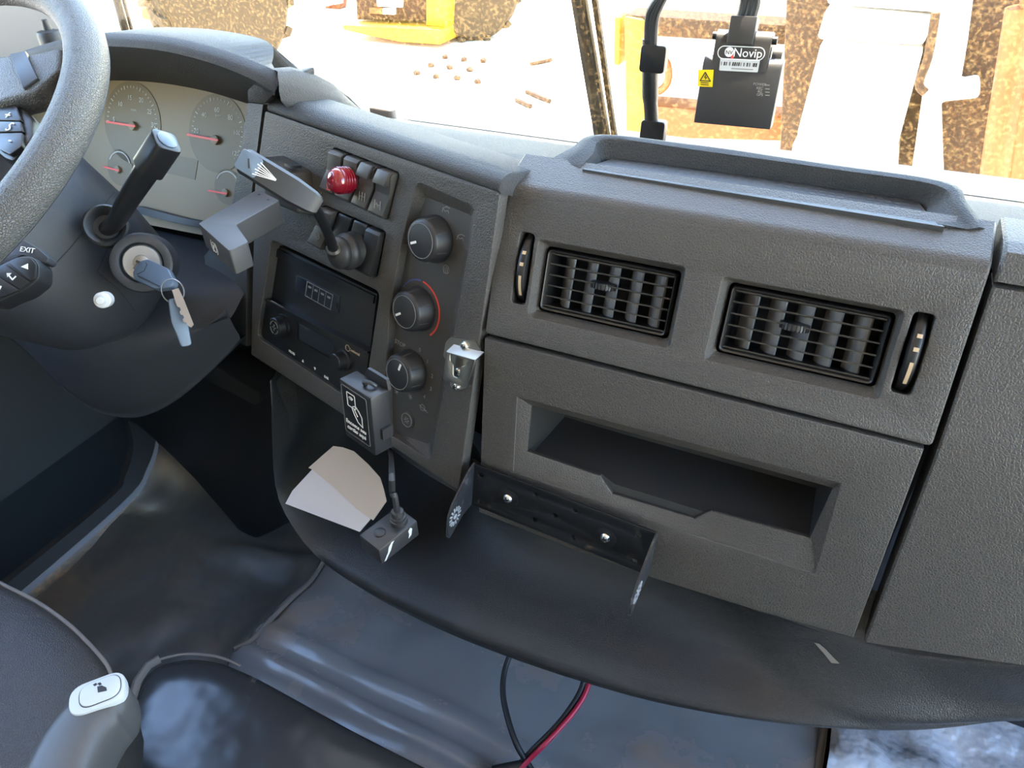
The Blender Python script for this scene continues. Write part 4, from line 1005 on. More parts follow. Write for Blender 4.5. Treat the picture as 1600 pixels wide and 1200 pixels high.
cab = MB(); cab.tube(smoothpath([e0, SBF.W(gx, gy, .03), FY(e0.y + .004).P(613, 770), FY(e0.y + .010).P(612, 738), C.P(611, 714, .002), C.P(609, 700, -.02)], 6), .0026, 10)
tag(obj('box_cable', cab, M['rubber']), 'thin black cable hanging from the console to the small black box', 'cable')
PF_ = facing(FY(.475).P(510, 780), (-.05, -.62, .78))
pp = thing('folded_papers', 'folded cream and white paper with a painted shade boundary, tucked in the dashboard cubby', 'papers', FY(.475).P(510, 810))
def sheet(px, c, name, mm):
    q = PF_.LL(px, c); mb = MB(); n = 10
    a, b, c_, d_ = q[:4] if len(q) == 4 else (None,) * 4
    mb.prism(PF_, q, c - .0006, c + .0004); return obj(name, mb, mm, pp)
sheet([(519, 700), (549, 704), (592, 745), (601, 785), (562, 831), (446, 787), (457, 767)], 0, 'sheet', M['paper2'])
sheet([(521, 697), (536, 699), (553, 705), (575, 725), (594, 746), (600, 765), (604, 783), (583, 813), (557, 795), (520, 760), (490, 735), (482, 731)], .0012, 'sheet', M['paper'])  # cream overlay paints the light-and-shade boundary across the folded paper

# ------------------------------------------------------------------ metal catch and mounting bracket
ct = thing('metal_catch', 'zinc-plated metal bottle opener catch screwed on the console edge', 'metal catch', C.P(712, 612))
o_ = C.LL([(705, 526), (742, 533), (751, 545), (748, 560), (737, 566), (730, 606), (715, 610), (704, 604), (702, 570), (693, 556), (697, 534)], .001)
mb = MB(); mb.prism(C, rounded(o_, .002, 2), 0, .0015); obj('back_plate', mb, M['steel'], ct)
# raised hooded plate: arch of bent sheet with a keyhole
kx = lambda px, c: C.LL(px, c)
oo = kx([(697, 549), (743, 562), (729, 606), (692, 593)], .010)
hole_ = kx([(703, 553), (733, 563), (727, 571), (720, 573), (716, 590), (708, 588), (708, 570), (703, 564)], .010)
mb = plate(C, [rounded(oo, .002, 3), rounded(hole_, .0015, 3)], .0088, .0102, .0004); obj('hook_plate', mb, M['steel'], ct)
mb = MB(); q = oo; mb.loft([[C.W(a, b, n_) for (a, b), n_ in ((q[0], .0096), (q[1], .0096), ((q[1][0] + .001, q[1][1] + .006), .001), ((q[0][0] + .001, q[0][1] + .006), .001))], [C.W(a, b, n_) for (a, b), n_ in ((q[0], .0084), (q[1], .0084), ((q[1][0] + .001, q[1][1] + .005), .0), ((q[0][0] + .001, q[0][1] + .005), .0))]]); obj('bent_shoulder', mb, M['steel'], ct)
def screw(F, a, b, c, r, par, m='screw'):
    mb = MB(); mb.lathe(F, [(r, c), (r, c + r * .25), (r * .75, c + r * .6), (r * .3, c + r * .72), (0, c + r * .74)], 20, a, b); s_ = obj('screw', mb, M[m], par)
    mb = MB()
    for an in (20, 110): mb.box(F.moved(a, b, c).turned(R(an)), 0, 0, r * 1.1, r * .22, r * .6, r * .78)
    obj('cross_slot', mb, M['machine_dark'] if 0 else M['dark'], s_); return s_
screw(C, *C.L(726, 541, .002), .0015, .0045, ct); screw(C, *C.L(713, 604, .002), .0015, .0042, ct); screw(C, *C.L(712, 582, .005), .0015, .0035, ct)

BR = Frame(LP.P(741, 723, .006), *(lambda u, n: (u, n.cross(u), n))(*(lambda u: (u, (LP.n - u * LP.n.dot(u)).normalized()))(_n(LP.P(1027, 832, .012) - LP.P(741, 723, .006)))))
br = thing('mounting_bracket', 'black perforated metal mounting bracket with two bent ears under the storage pocket', 'bracket', BR.P(860, 840))
q = BR.LL([(741, 722), (1027, 832), (998, 890), (735, 789)])
bw_ = q[1][0]; bh = (q[3][1] + q[2][1]) / 2
print('bracket', q)
q = [(0, 0), (bw_, 0), (bw_, bh), (0, bh)]
hl_ = [(752, 741), (752, 782), (838, 771), (836, 811), (868, 805), (900, 797), (898, 839), (998, 835), (992, 876)]
hs_ = [circ(*BR.L(x, y), .0028, 14) for x, y in hl_]
mb = plate(BR, [rounded([(a, b) for a, b in q], .0012, 2)] + hs_, -.001, .001, .0003); bp_ = obj('plate', mb, M['black_metal'], br)
for x, y in ((795, 777), (947, 838)):
    a, b = BR.L(x, y); mb = MB(); mb.lathe(BR, [(.0105, .001), (.0105, .0018), (.0095, .0020), (.0, .0015)], 28, a, b); bs = obj('boss', mb, M['black_metal'], br)
    screw(BR, a, b, .0018, .0048, br)
for sgn, pts, x_ in ((0, [(741, 722), (736, 722), (695, 776), (684, 800), (685, 846), (692, 849), (701, 844), (722, 815), (735, 789)], 0), (1, [(1027, 833), (1019, 846), (1005, 875), (990, 922), (981, 972), (984, 977), (989, 974), (1008, 925), (1016, 895), (1018, 885), (1013, 872)], bw_)):
    EF = Frame(BR.W(x_, 0, 0), -BR.n, BR.v, BR.u) if sgn else Frame(BR.W(x_, 0, 0), BR.n, BR.v, -BR.u)
    s_ = 1 if not sgn else -1
    ear = [(0, 0), (s_ * .012, -.004), (s_ * .040, -.026), (s_ * .046, -.036), (s_ * .046, -.060), (s_ * .042, -.065), (s_ * .036, -.062), (s_ * .018, bh - .002), (0, bh)]
    mb = MB(); mb.prism(EF, ear, -.001, .001); er = obj('ear', mb, M['worn_metal'], br)
    er_c = (s_ * .034, -.043)
    mb = MB()
    for k in range(14):
        for w__ in (-.0011, .0011):
            F2 = EF.moved(*er_c, 0).turned(2 * math.pi * k / 14); mb.box(F2, .0082, 0, .005, .0019, w__ - .0003, w__ + .0003)
    obj('rosette', mb, M['screw'] if 0 else M['strip'], er)
    mb = MB(); mb.lathe(EF, [(.003, -.0016), (.003, .0016), (0, .0016)], 14, *er_c); obj('rosette_hub', mb, M['strip'], er)

# ------------------------------------------------------------------ footwell, mats, engine cover, seat
mb = MB(); F_ = FY(.66)
mb.prism(F_, F_.LL([(120, 600), (168, 648), (215, 668), (255, 703), (300, 748), (345, 800), (372, 832), (400, 845), (428, 832), (470, 810), (520, 760), (520, 520), (330, 480), (150, 540)]), -.05, 0); mb.bevel(.012, 3); obj('footwell_cover', mb, M['dark'], D)
mb = MB(); F_ = FY(.60)
mb.prism(F_, F_.LL([(322, 578), (336, 574), (404, 612), (408, 628), (398, 634), (318, 592)]), -.05, 0, .004); obj('cover_latch', mb, M['void'], D)
import mathutils.noise as mn
def sheet_grid(outline, nx, ny, zf, th=.006):
    """mat following a height function inside a 2D outline: grid clipped by the outline"""
    b = bmesh.new()
    vs = [b.verts.new((x, y, 0)) for x, y in outline]; b.faces.new(vs)
    xs = [p[0] for p in outline]; ys = [p[1] for p in outline]
    for i in range(1, nx):
        x = min(xs) + (max(xs) - min(xs)) * i / nx; bmesh.ops.bisect_plane(b, geom=b.verts[:] + b.edges[:] + b.faces[:], plane_co=(x, 0, 0), plane_no=(1, 0, 0))
    for i in range(1, ny):
        y = min(ys) + (max(ys) - min(ys)) * i / ny; bmesh.ops.bisect_plane(b, geom=b.verts[:] + b.edges[:] + b.faces[:], plane_co=(0, y, 0), plane_no=(0, 1, 0))
    for v in b.verts: v.co.z = zf(v.co.x, v.co.y)
    r_ = bmesh.ops.extrude_face_region(b, geom=b.faces[:])
    for v in [e for e in r_['geom'] if isinstance(e, bmesh.types.BMVert)]: v.co.z -= th
    m_ = MB(); m_.b.free(); m_.b = b; return m_
def zmat(x, y):
    d = (V((x, y)) - V((-.845, .63))); rdg = abs(d.x * .17 - d.y * .98) 
    z = .012 + .010 * mn.noise(V((x * 6, y * 6, 0))) + .006 * mn.noise(V((x * 17, y * 17, 3)))
    z += .03 * math.exp(-(rdg / .022) ** 2) * (1 / (1 + math.exp(-(x + .95) / .03)))
    if y > .70: z += (y - .70) * .8
    if x > -.80: z += (x + .80) * .4
    if x < -1.2: z += (-1.2 - x) * .2
    return max(z, .004)
F0 = FZ(.01)
ol = [tuple(F0.L(*p)) for p in ((60, 935), (150, 850), (215, 780), (240, 720))]
ol = ol + [(-1.2, .80), (-.72, .80), (-.735, .66), (-.75, .55), (-.765, .45), (-.77, .2), (-.80, -.2), (-1.22, -.2)]
tag(obj('floor_mat', sheet_grid(ol, 46, 46, zmat), M['mat_floor'], ang=80), 'dark dusty rubber mat with a raised fold in the driver footwell', 'floor mat')
def ztun(x, y):
    z = .075 + .02 * mn.noise(V((x * 4, y * 5, 1))) + .006 * mn.noise(V((x * 13, y * 15, 5)))
    z -= .055 * math.exp(-max(0, x + .765) / .03)
    rid = y - (.425 + .10 * (x + .6) * -.2); z += .022 * math.exp(-(rid / .016) ** 2) + .012 * math.exp(-((rid - .05) / .012) ** 2)
    return z
ol = [(-.765, .44), (-.745, .55), (-.73, .66), (-.72, .80), (.145, .80), (.145, .20), (-.78, .20)]
tm = obj('tunnel_mat', sheet_grid(ol, 70, 46, ztun), M['tunnel'], ang=80)
tag(tm, 'glossy blue-grey vinyl mat over the cab tunnel, stained with brown dust', 'floor mat')
def ground_strip(pts, w, zf, name, par, mm):
    P = smoothpath([V((a, b, zf(a, b) + .003)) for a, b in pts], 6); mb = MB(); mb.tube(P, w, 8); return obj(name, mb, M[mm], par)
mb = MB(); mb.tube(smoothpath([V((q_.x, q_.y, ztun(q_.x, q_.y) + .006)) for q_ in [FZ(.045).P(*p) for p in ((512, 880), (490, 918), (462, 952), (430, 985), (400, 1012), (372, 1030))]], 5), .0045, 8); obj('mat_edge', mb, M['seam'], tm)
q0, q1 = FZ(.06).L(1289, 1132), FZ(.06).L(1268, 1215)
mb = MB(); mb.tube([V((.150, .80, .075)), V((.150, .20, .075))], .006, 8); obj('mat_edge', mb, M['seam'], tm)
# clear film over the mat on the passenger side
def zfilm(x, y): return .085 + .022 * mn.noise(V((x * 7, y * 7, 9))) + .014 * mn.noise(V((x * 19, y * 16, 2)))
fm = obj('plastic_film', sheet_grid([(.158, .80), (.95, .80), (.95, .10), (.158, .10)], 50, 46, zfilm), M['film'], ang=80)
tag(fm, 'crinkled glossy clear plastic film covering the passenger side floor', 'plastic sheet')
# vinyl engine cover near the seats
ecov = thing('engine_cover', 'blue-grey vinyl covered engine hump between the seats, worn at its front edge', 'engine cover', (-.40, .1, .0))
FZc = FZ(.25)
pts = FZc.LL([(196, 1120), (206, 1088), (222, 1052), (246, 1032), (290, 1022), (340, 1026), (400, 1050), (560, 1138), (720, 1222)])
pts = rounded(pts + [(.05, .335), (.05, -.3), (-.70, -.3)], .02, 3)
mb = MB(); mb.loft([[V((a, b, z_)) for a, b in inset(pts, k)] for z_, k in ((.0, -.01), (.20, -.002), (.232, .0), (.246, .006), (.25, .018), (.251, .05))]); obj('cover', mb, M['cover'], ecov, ang=80)
mb = MB(); mb.tube([FZ(.247).P(*p) for p in ((205, 1100), (214, 1066), (232, 1040), (250, 1030))], .006, 8); obj('worn_edge', mb, M['seam'], ecov)
mb = MB(); mb.tube(smoothpath([FZ(.246).P(*p) for p in ((250, 1030), (290, 1022), (340, 1026), (375, 1040))], 4), .002, 8); obj('piping', mb, M['seam'], ecov)
# driver's seat
seat = thing('driver_seat', 'dark grained vinyl driver seat cushion with piped edge, bottom left corner', 'seat', (-.85, -.05, 0))
FS = FZ(.45)
pts = FS.LL([(-120, 850), (-40, 890), (0, 911), (60, 942), (110, 978), (150, 1018), (170, 1045), (176, 1075), (170, 1130), (130, 1300)])
p0s = [V((a, b)) for a, b in pts]; poly = [tuple(p) for p in p0s] + [(-.60, -.35), (-1.12, -.35), (-1.12, .25)]
mb = MB(); mb.loft([[V((a, b, z_)) for a, b in inset(poly, k)] for z_, k in ((.30, .03), (.34, .004), (.40, -.004), (.44, -.001), (.449, .0), (.456, .012), (.462, .05), (.465, .12))]); obj('cushion', mb, M['seat'], seat, ang=80)
mb = MB(); mb.tube(smoothpath([FZ(.45).P(*p) for p in ((-120, 850), (0, 911), (60, 942), (110, 978), (150, 1018), (170, 1045), (176, 1075), (170, 1130))], 5), .0022, 8); obj('piping', mb, M['seam'], seat)
mb = MB(); box3(mb, -1.08, -.64, -.3, .12, .0, .31); mb.bevel(.02, 2); obj('seat_base', mb, M['dark'], seat)
# lever beside the seat
lv = thing('seat_side_lever', 'grey lever handle with white tipping-body push button beside the driver seat', 'lever', (-.45, -.02, .25))
zl = at(155, 1085, .60).z
stn = [((40, 1330), .027, .0), ((66, 1250), .027, .002), ((84, 1200), .0268, .003), ((108, 1150), .0265, .003), ((132, 1115), .0255, .002), ((158, 1090), .0235, .001), ((178, 1077), .0190, .0), ((191, 1069), .0125, -.003), ((197, 1065), .005, -.007)]
cp = smoothpath([FZ(zl).P(*q) for q, w, d_ in stn], 3); wd = smoothpath([V((w, d_, 0)) for q, w, d_ in stn], 3)
mb = MB(); rg = []
for i, p in enumerate(cp):
    t = (cp[min(i + 1, len(cp) - 1)] - cp[max(i - 1, 0)]).normalized(); sd_ = t.cross(V((0, 0, 1)))
    w, d_ = wd[i].x, wd[i].y; ring = []
    for k in range(28):
        an = 2 * math.pi * k / 28; cs, sn = math.cos(an), math.sin(an)
        z_ = (d_ * .8 if sn > 0 else -.055 + d_ * -.6) if abs(sn) > 1e-6 else -.02
        zz = -.018 + (.018 + d_) * abs(sn) ** .55 if sn >= 0 else -.018 - (.037 * min(1, w / .02)) * abs(sn) ** .6
        ring.append(p + sd_ * w * math.copysign(abs(cs) ** .7, cs) + V((0, 0, zz)))
    rg.append(ring)
mb.loft(rg); bd = obj('handle', mb, M['arm'], lv, ang=80)
pa, pb_ = FZ(zl + .002).P(108, 1102), FZ(zl + .002).P(197, 1068)
BF_ = Frame((pa + pb_) / 2, pb_ - pa, V((0, 0, 1)).cross(pb_ - pa), (0, 0, 1)); pl_ = (pb_ - pa).length
mb = MB(); mb.prism(BF_, rounded(rect(0, 0, pl_, .029), .0135, 7), -.006, .0022, .0018); bp2 = obj('button_plate', mb, M['button_white'], lv)
mb = MB(); mb.prism(BF_, rounded(rect(pl_ * .06, .0004, pl_ * .72, .0215), .0105, 7), .002, .0038, .001); b2 = obj('push_button', mb, M['button_white'], bp2)
mb = MB(); line2d(mb, BF_, rounded(rect(pl_ * .06, .0004, pl_ * .735, .0222), .011, 7), .0006, .0026, closed=True); obj('button_gap', mb, M['dark'], bp2)
for px in ([(152, 1073), (159, 1071), (166, 1074), (167, 1079), (153, 1082)], [(145, 1070), (150, 1067), (152, 1069), (148, 1072)], [(152, 1068), (157, 1066), (159, 1069), (155, 1071)]):
    mb = MB(); mb.prism(BF_, BF_.LL(px, .004), .0036, .0042); obj('tipper_print', mb, M['dark'], b2)
mb = MB(); mb.tube(smoothpath([FZ(zl - .012).P(206, 1085), FZ(zl - .012).P(196, 1108), FZ(zl - .013).P(168, 1132), FZ(zl - .014).P(140, 1160), FZ(zl - .016).P(112, 1200)], 4), .0012, 6); obj('handle_seam', mb, M['dark'], lv)
# loose wires on the tunnel
FT = FZ(.125)
def wire(name, pts, rad, mm, label):
    mb = MB(); mb.tube(smoothpath([FZ(z_).P(x, y) for x, y, z_ in pts], 6), rad, 10); return tag(obj(name, mb, M[mm], ang=80), label, 'cable')
wire('black_cable', [(798, 1020, .17), (788, 1050, .16), (786, 1085, .155), (794, 1125, .15), (808, 1165, .14), (826, 1195, .12), (850, 1235, .11)], .0042, 'rubber', 'single black cable looping down from under the lower dashboard')
wire('paired_wire_black', [(914, 1055, .18), (907, 1080, .17), (890, 1108, .16), (866, 1138, .15), (838, 1166, .14), (815, 1190, .12), (780, 1225, .11)], .0040, 'rubber', 'black wire running beside the red wire on the tunnel mat')
wire('paired_wire_red', [(923, 1057, .18), (915, 1083, .172), (897, 1112, .163), (872, 1141, .154), (846, 1168, .145), (824, 1190, .128), (792, 1225, .115)], .0036, 'red_cable', 'red wire hanging below the lower dashboard onto the tunnel mat')
mb = MB(); p_ = FZ(.115).P(800, 1200); mb.ball(p_ - V((0, .01, 0)), .012); mb.tube([FZ(.12).P(815, 1197), FZ(.115).P(770, 1206)], .008, 12); tag(obj('cable_sleeve', mb, M['knob']), 'grey sleeve joining the red and black wires at the bottom edge', 'cable sleeve')

# ------------------------------------------------------------------ device on the windscreen, wiring loom, wipers
DV = facing(FY(.735).P(1152, 140), (-.02, -.90, .44))
DV = panel_frame(FY(.735).P(1152, 140), 14, -4)
dv = thing('windscreen_device', 'dark box-shaped camera device with Novip sticker hanging at the windscreen', 'camera device', DV.P(1150, 200))
q = DV.LL([(1095, 84), (1221, 92), (1207, 204), (1089, 191)]); w0 = (q[0][0] + q[3][0]) / 2; w1 = (q[1][0] + q[2][0]) / 2; h1 = (q[0][1] + q[1][1]) / 2; h0 = (q[2][1] + q[3][1]) / 2
def rprof(mb, w0, w1, h0, h1, d, r):
    sec = [(-d, h0)] + [(0, h0)] + [(-r + r * math.sin(t), h1 - r + r * math.cos(t)) for t in [math.pi / 2 * (1 - k / 6) for k in range(7)]] + [(-d, h1)]
    return mb.loft([[DV.W(x, b, a) for a, b in sec] for x in (w0, w1)])
mb = MB(); rprof(mb, w0, w1, h0, h1, .035, .010); mb.bevel(.0012, 2, 50); body = obj('body', mb, M['device'], dv)
nk = DV.LL([(1119, 44), (1205, 50), (1203, 96), (1116, 90)]); n0, n1 = (nk[0][0] + nk[3][0]) / 2, (nk[1][0] + nk[2][0]) / 2; nt = (nk[0][1] + nk[1][1]) / 2
mb = MB(); rprof(mb, n0, n1, h1 - .012, nt, .03, .009)
mb.b.transform(Matrix.Translation(DV.n * .0012)); obj('neck', mb, M['device'], dv)
cn = DV.LL([(1143, 22), (1184, 28)], .003); ct0 = (cn[0][1] + cn[1][1]) / 2
mb = MB(); mb.prism(DV, [(cn[0][0], nt - .012), (cn[1][0], nt - .012), (cn[1][0], ct0), (cn[0][0], ct0)], -.022, .006); mb.bevel(.0012, 2); obj('plug', mb, M['device'], dv)
for x, y, s_ in ((1114, 55, -1), (1207, 63, 1)):
    a, b = DV.L(x, y); SF_ = Frame(DV.W(n0 if s_ < 0 else n1, b, -.008), DV.v, DV.n, DV.u * s_)
    mb = MB(); mb.lathe(SF_, [(.0035, 0), (.0035, .004), (.003, .0045), (0, .0045)], 16); obj('side_screw', mb, M['black'], dv)
mb = MB(); rprof(mb, w1 - .012, w1 - .003, h1 - .01, h1 + .010, .03, .008); mb.b.transform(Matrix.Translation(DV.n * -.012)); obj('side_lug', mb, M['device'], dv)
c_ = .0016; sq = DV.LL([(1121, 73), (1196, 79), (1193, 96), (1127, 90)], c_)
ang_ = math.atan2(sq[1][1] - sq[0][1], sq[1][0] - sq[0][0])
SN = Frame(DV.P(1158, 83, c_), DV.u, DV.v, DV.n).turned(R(1))
sw_ = (DV.L(1195, 84, c_)[0] - DV.L(1121, 79, c_)[0]); sh = .0115
def pill(w, h, n=10): return [(w / 2 - h / 2 + h / 2 * math.cos(t), h / 2 * math.sin(t)) for t in [R(-90 + 180 * k / n) for k in range(n + 1)]] + [(-w / 2 + h / 2 + h / 2 * math.cos(t), h / 2 * math.sin(t)) for t in [R(90 + 180 * k / n) for k in range(n + 1)]]
mb = MB(); mb.prism(SN, rounded([(-sw_ * .42, -sh * .3), (sw_ * .42, -sh * .3), (sw_ * .41, -sh * 1.35), (-sw_ * .41, -sh * 1.35)], .001, 3), 0, .0003); lb = obj('barcode_label', mb, M['white_plastic'], dv)
mb = MB(); mb.prism(SN, pill(sw_, sh), 0, .0005); sk = obj('name_sticker', mb, M['white_ink'], dv)
mb = MB(); mb.prism(SN, pill(sw_ - .0016, sh - .0016), .0004, .0007); obj('sticker_field', mb, M['device'], sk)
text(SN, 'Novip', .0105, M['white_ink'], sk, 'lettering', sw_ * .14, 0, .0010)
mb = MB(); mb.lathe(SN, [(.0042, .0006), (.0042, .0010), (0, .0010)], 24, -sw_ * .25, .0005); em = obj('emblem', mb, M['white_ink'], sk)
text(SN, 'NV', .0048, M['dark'], em, 'lettering', -sw_ * .25, 0, .0012)
mb = MB(); mb.lathe(SN, [(.0014, .0007), (.0014, .0012), (0, .0012)], 16, -sw_ * .17, -.0036); obj('red_dot', mb, M['red_ink'], em)
random.seed(3); mb = MB(); x = -sw_ * .38
while x < sw_ * .37:
    w = random.choice((.0005, .0008, .0012)); mb.box(SN, x, -sh * .82, w, .0032, .0002, .0005); x += w + random.choice((.0006, .0009, .0022))
bc = obj('barcode', mb, M['dark'], lb); bc['kind'] = 'stuff'
mb = MB(); line2d(mb, SN, [(-sw_ * .15, -sh * 1.16), (sw_ * .3, -sh * 1.16)], .0009, .0005); obj('label_print', mb, M['grey_ink'], lb)
YL = DV.LL([(1091, 109), (1115, 109), (1113, 136), (1090, 135)], .0008)
mb = MB(); mb.prism(DV, YL, 0, .0008); yl = obj('warning_label', mb, M['label_yellow'], dv); yl['label'] = 'yellow warning label'
mb = MB(); line2d(mb, DV, DV.LL([(1102, 113), (1110, 127), (1094, 126)], .001), .0009, .0012, closed=True); line2d(mb, DV, DV.LL([(1103, 117), (1101, 121), (1104, 121), (1102, 124)], .001), .0007, .0012); obj('warning_triangle', mb, M['dark'], yl)
for yy in (129, 132): mb = MB(); line2d(mb, DV, DV.LL([(1095, yy), (1107, yy + 1)], .001), .0007, .0012); obj('warning_print', mb, M['machine_dark'], yl)
for k, (s_, yy) in enumerate((('POWER', 132), ('REC', 138), ('4G', 143), ('GPS', 148))):
    a, b = DV.L(1187, yy, .0005); text(DV, s_, .0034, M['grey_ink'], dv, 'lettering', a, b, .0005)
    a, b = DV.L(1199, yy + 1, .0005); mb = MB(); mb.box(DV, a, b, .004, .0006, 0, .0005); obj('status_mark', mb, M['grey_ink'], dv)
lm = thing('wiring_loom', 'black wiring loom arching from the dashboard edge up to the windscreen device', 'wiring', FY(.77).P(1016, 218))
top_p = DV.W((cn[0][0] + cn[1][0]) / 2, ct0 - .003, -.008)
for k, dx in enumerate((-4, 5, 1)):
    mb = MB(); mb.tube(smoothpath([FY(.775).P(1016 + dx * .6, 120), FY(.772).P(1017 + dx, 40), FY(.768).P(1026 + dx, 8), FY(.765).P(1050 + dx * .3, -18 - k * 3), FY(.755).P(1095, -34 - k * 4), FY(.745).P(1135 + dx, -20 - k * 3), top_p + DV.u * dx * .0011 + V((0, 0, .022)), top_p + DV.u * dx * .0011], 6), .0042, 10); obj('cable', mb, M['rubber'] if k else M['knob'], lm)
mb = MB(); mb.tube(smoothpath([FY(.776).P(1015, 60), FY(.776).P(1016, 110), FY(.776).P(1016, 150), FY(.776).P(1018, 190), FY(.778).P(1016, 232)], 4), [.0075] * 4 + [.0085] * 5 + [.0075] * 4 + [.008] * 4, 12); obj('sleeve', mb, M['black'], lm)
for px, py in ((1019, 92), (1018, 208)):
    F_ = facing(FY(.770).P(px, py), (0, -1, .1)); mb = MB(); mb.prism(F_, rounded(rect(.001, 0, .026, .026), .004), -.010, .003); mb.bevel(.001, 2); ck = obj('cable_clip', mb, M['black'], lm)
def wiper(name, a, b, a2, b2, label, w):
    t = thing(name, label, 'wiper', FY(.83).P(*b))
    P0_, P1_ = FY(.80).P(*a), FY(.832).P(*b)
    mb = MB(); mb.tube([P0_, P0_.lerp(P1_, .5), P1_], [w * .75, w * .9, w], 8); obj('wiper_arm', mb, M['rubber'], t)
    mb = MB(); mb.tube([FY(.80).P(*a2), FY(.832).P(*b2)], w * .4, 8); obj('wiper_blade', mb, M['black'], t)
    mb = MB(); mb.tube([P0_ + V((w * .9, 0, 0)), P1_ + V((w * .9, 0, 0))], w * .25, 6); obj('wiper_rod', mb, M['steel'], t)
wiper('windscreen_wiper', (893, -60), (943, 225), (921, -60), (962, 225), 'thicker wiper arm standing outside the windscreen left of the device', .010)
wiper('windscreen_wiper', (172, -40), (203, 70), (183, -40), (212, 70), 'dark wiper arm outside the windscreen above the instrument hood', .007)
p_ = FY(.70).P(78, 56); mb = MB(); mb.lathe(FZ(p_.z), [(.016, -.02), (.016, .002), (.014, .006), (.006, .008), (.004, .02), (0, .02)], 24, p_.x, p_.y); tag(obj('round_cap', mb, M['rubber']), 'round black cap on the dashboard seen inside the steering wheel', 'cap')
p_ = FY(.755).P(598, 172); F_ = FZ(.868); a, b = p_.x, .755; mb = MB(); mb.prism(Frame((a, b, p_.z - .003), V((1, -.1, 0)), V((.1, 1, 0)), V((0, 0, 1))), rounded(rect(0, 0, .036, .012), .005), -.02, .006, .002); tag(obj('top_tab', mb, M['seam']), 'small tab on the sunlit dashboard top under the windscreen', 'clip')

def scuff(o, px, name, mm):
    t = BVHTree.FromPolygons([v.co + root_of(o).location for v in o.data.vertices], [list(p.vertices) for p in o.data.polygons]); pts = []
    for x, y in px:
        h = t.ray_cast(CAM, ray(x, y).normalized())
        if h[0] is not None: pts.append(h[0] - ray(x, y).normalized() * .0012)
    if len(pts) > 2:
        c = sum(pts, V()) / len(pts); mb = MB(); n_ = (CAM - c).normalized() * .0008; mb.loft([[p + n_ for p in pts], [p - n_ for p in pts]]); obj(name, mb, M[mm], o)
scuff(lt, [(1272, 1004), (1280, 1006), (1290, 1014), (1303, 1028), (1312, 1037), (1299, 1036), (1288, 1022)], 'scuff_mark', 'seam')
# ------------------------------------------------------------------ the yard outside
GZ = -1.25
mb = MB(); mb.poly([V((-60, -30, GZ)), V((60, -30, GZ)), V((60, 80, GZ)), V((-60, 80, GZ))]); g = obj('ground', mb, M['cream_dirt'], loc=(0, 0, GZ)); g['kind'] = 'structure'
def px_box(mb, F, px, d0, d1): return mb.prism(F, F.LL(px), d0, d1)
def machine(name, label, cat, y, px): return thing(name, label, cat, (FY(y).P(*px).x, y + .5, GZ))
def add(par, name, F, px, d0, d1, mm, bev=.02):
    mb = MB(); mb.prism(F, F.LL(px), d0, d1)
    if bev: mb.bevel(bev, 2)
    return obj(name, mb, M[mm], par)
F_ = FY(9.4); ld = machine('wheel_loader', 'rear of a yellow wheel loader with white number plate, far out through the windscreen', 'loader', 9.4, (640, 60))
add(ld, 'grille', F_, [(553, -60), (672, -60), (670, 33), (557, 31)], -.6, 0, 'machine_dark')
add(ld, 'number_plate', F_, [(590, -14), (632, -14), (630, 11), (592, 9)], .0, .04, 'white_paint', 0)
add(ld, 'tail_lamp', F_, [(580, 11), (600, 12), (600, 21), (580, 20)], .0, .05, 'orange', 0)
add(ld, 'reverse_lamp', F_, [(601, 12), (619, 12), (619, 22), (601, 21)], .0, .05, 'white_paint', 0)
add(ld, 'bumper', F_, [(550, 33), (702, 40), (703, 64), (640, 60), (575, 47), (552, 42)], -.5, .25, 'yellow', .03)
add(ld, 'side_post', F_, [(672, -60), (704, -60), (702, 42), (671, 38)], -.5, .1, 'yellow')
add(ld, 'under_shade', FY(9.9), [(575, 40), (720, 50), (715, 78), (600, 72)], -.8, 0, 'machine_dark')  # dark box painting the shadow under the loader
def wheel(par, c, axis, Rr, w, name='tyre', mm='tyre', lugs=26):
    F = facing(c, axis); mb = MB(); h = w / 2
    mb.lathe(F, [(Rr * .55, -h), (Rr * .9, -h), (Rr * .97, -h * .8), (Rr, -h * .6), (Rr, h * .6), (Rr * .97, h * .8), (Rr * .9, h), (Rr * .55, h)], 48); ty = obj(name, mb, M[mm], par)
    for k in range(lugs):
        F2 = F.turned(2 * math.pi * k / lugs); s = 1 if k % 2 else -1
        mb = MB(); mb.loft([[F2.W(Rr * rr, a_ - .06 * Rr, s * z_) for rr, a_, z_ in ((.97, 0, .02 * h), (1.06, 0, .02 * h), (1.05, .10 * Rr, .95 * h), (.95, .10 * Rr, .95 * h))], [F2.W(Rr * rr, a_ + .06 * Rr, s * z_) for rr, a_, z_ in ((.97, 0, .02 * h), (1.06, 0, .02 * h), (1.05, .10 * Rr, .95 * h), (.95, .10 * Rr, .95 * h))]])
        obj('tread_lug', mb, M[mm], ty)
    mb = MB(); mb.lathe(F, [(Rr * .56, -h * .5), (Rr * .56, h * .7), (Rr * .45, h * .72), (Rr * .2, h * .4), (Rr * .18, h * .6), (0, h * .6)], 32); obj('wheel_rim', mb, M['yellow'], par)
c = FY(9.9).P(740, 15); wheel(ld, V((c.x, 9.9, GZ + .62)), (.55, -.8, 0), .62, .5, lugs=22)
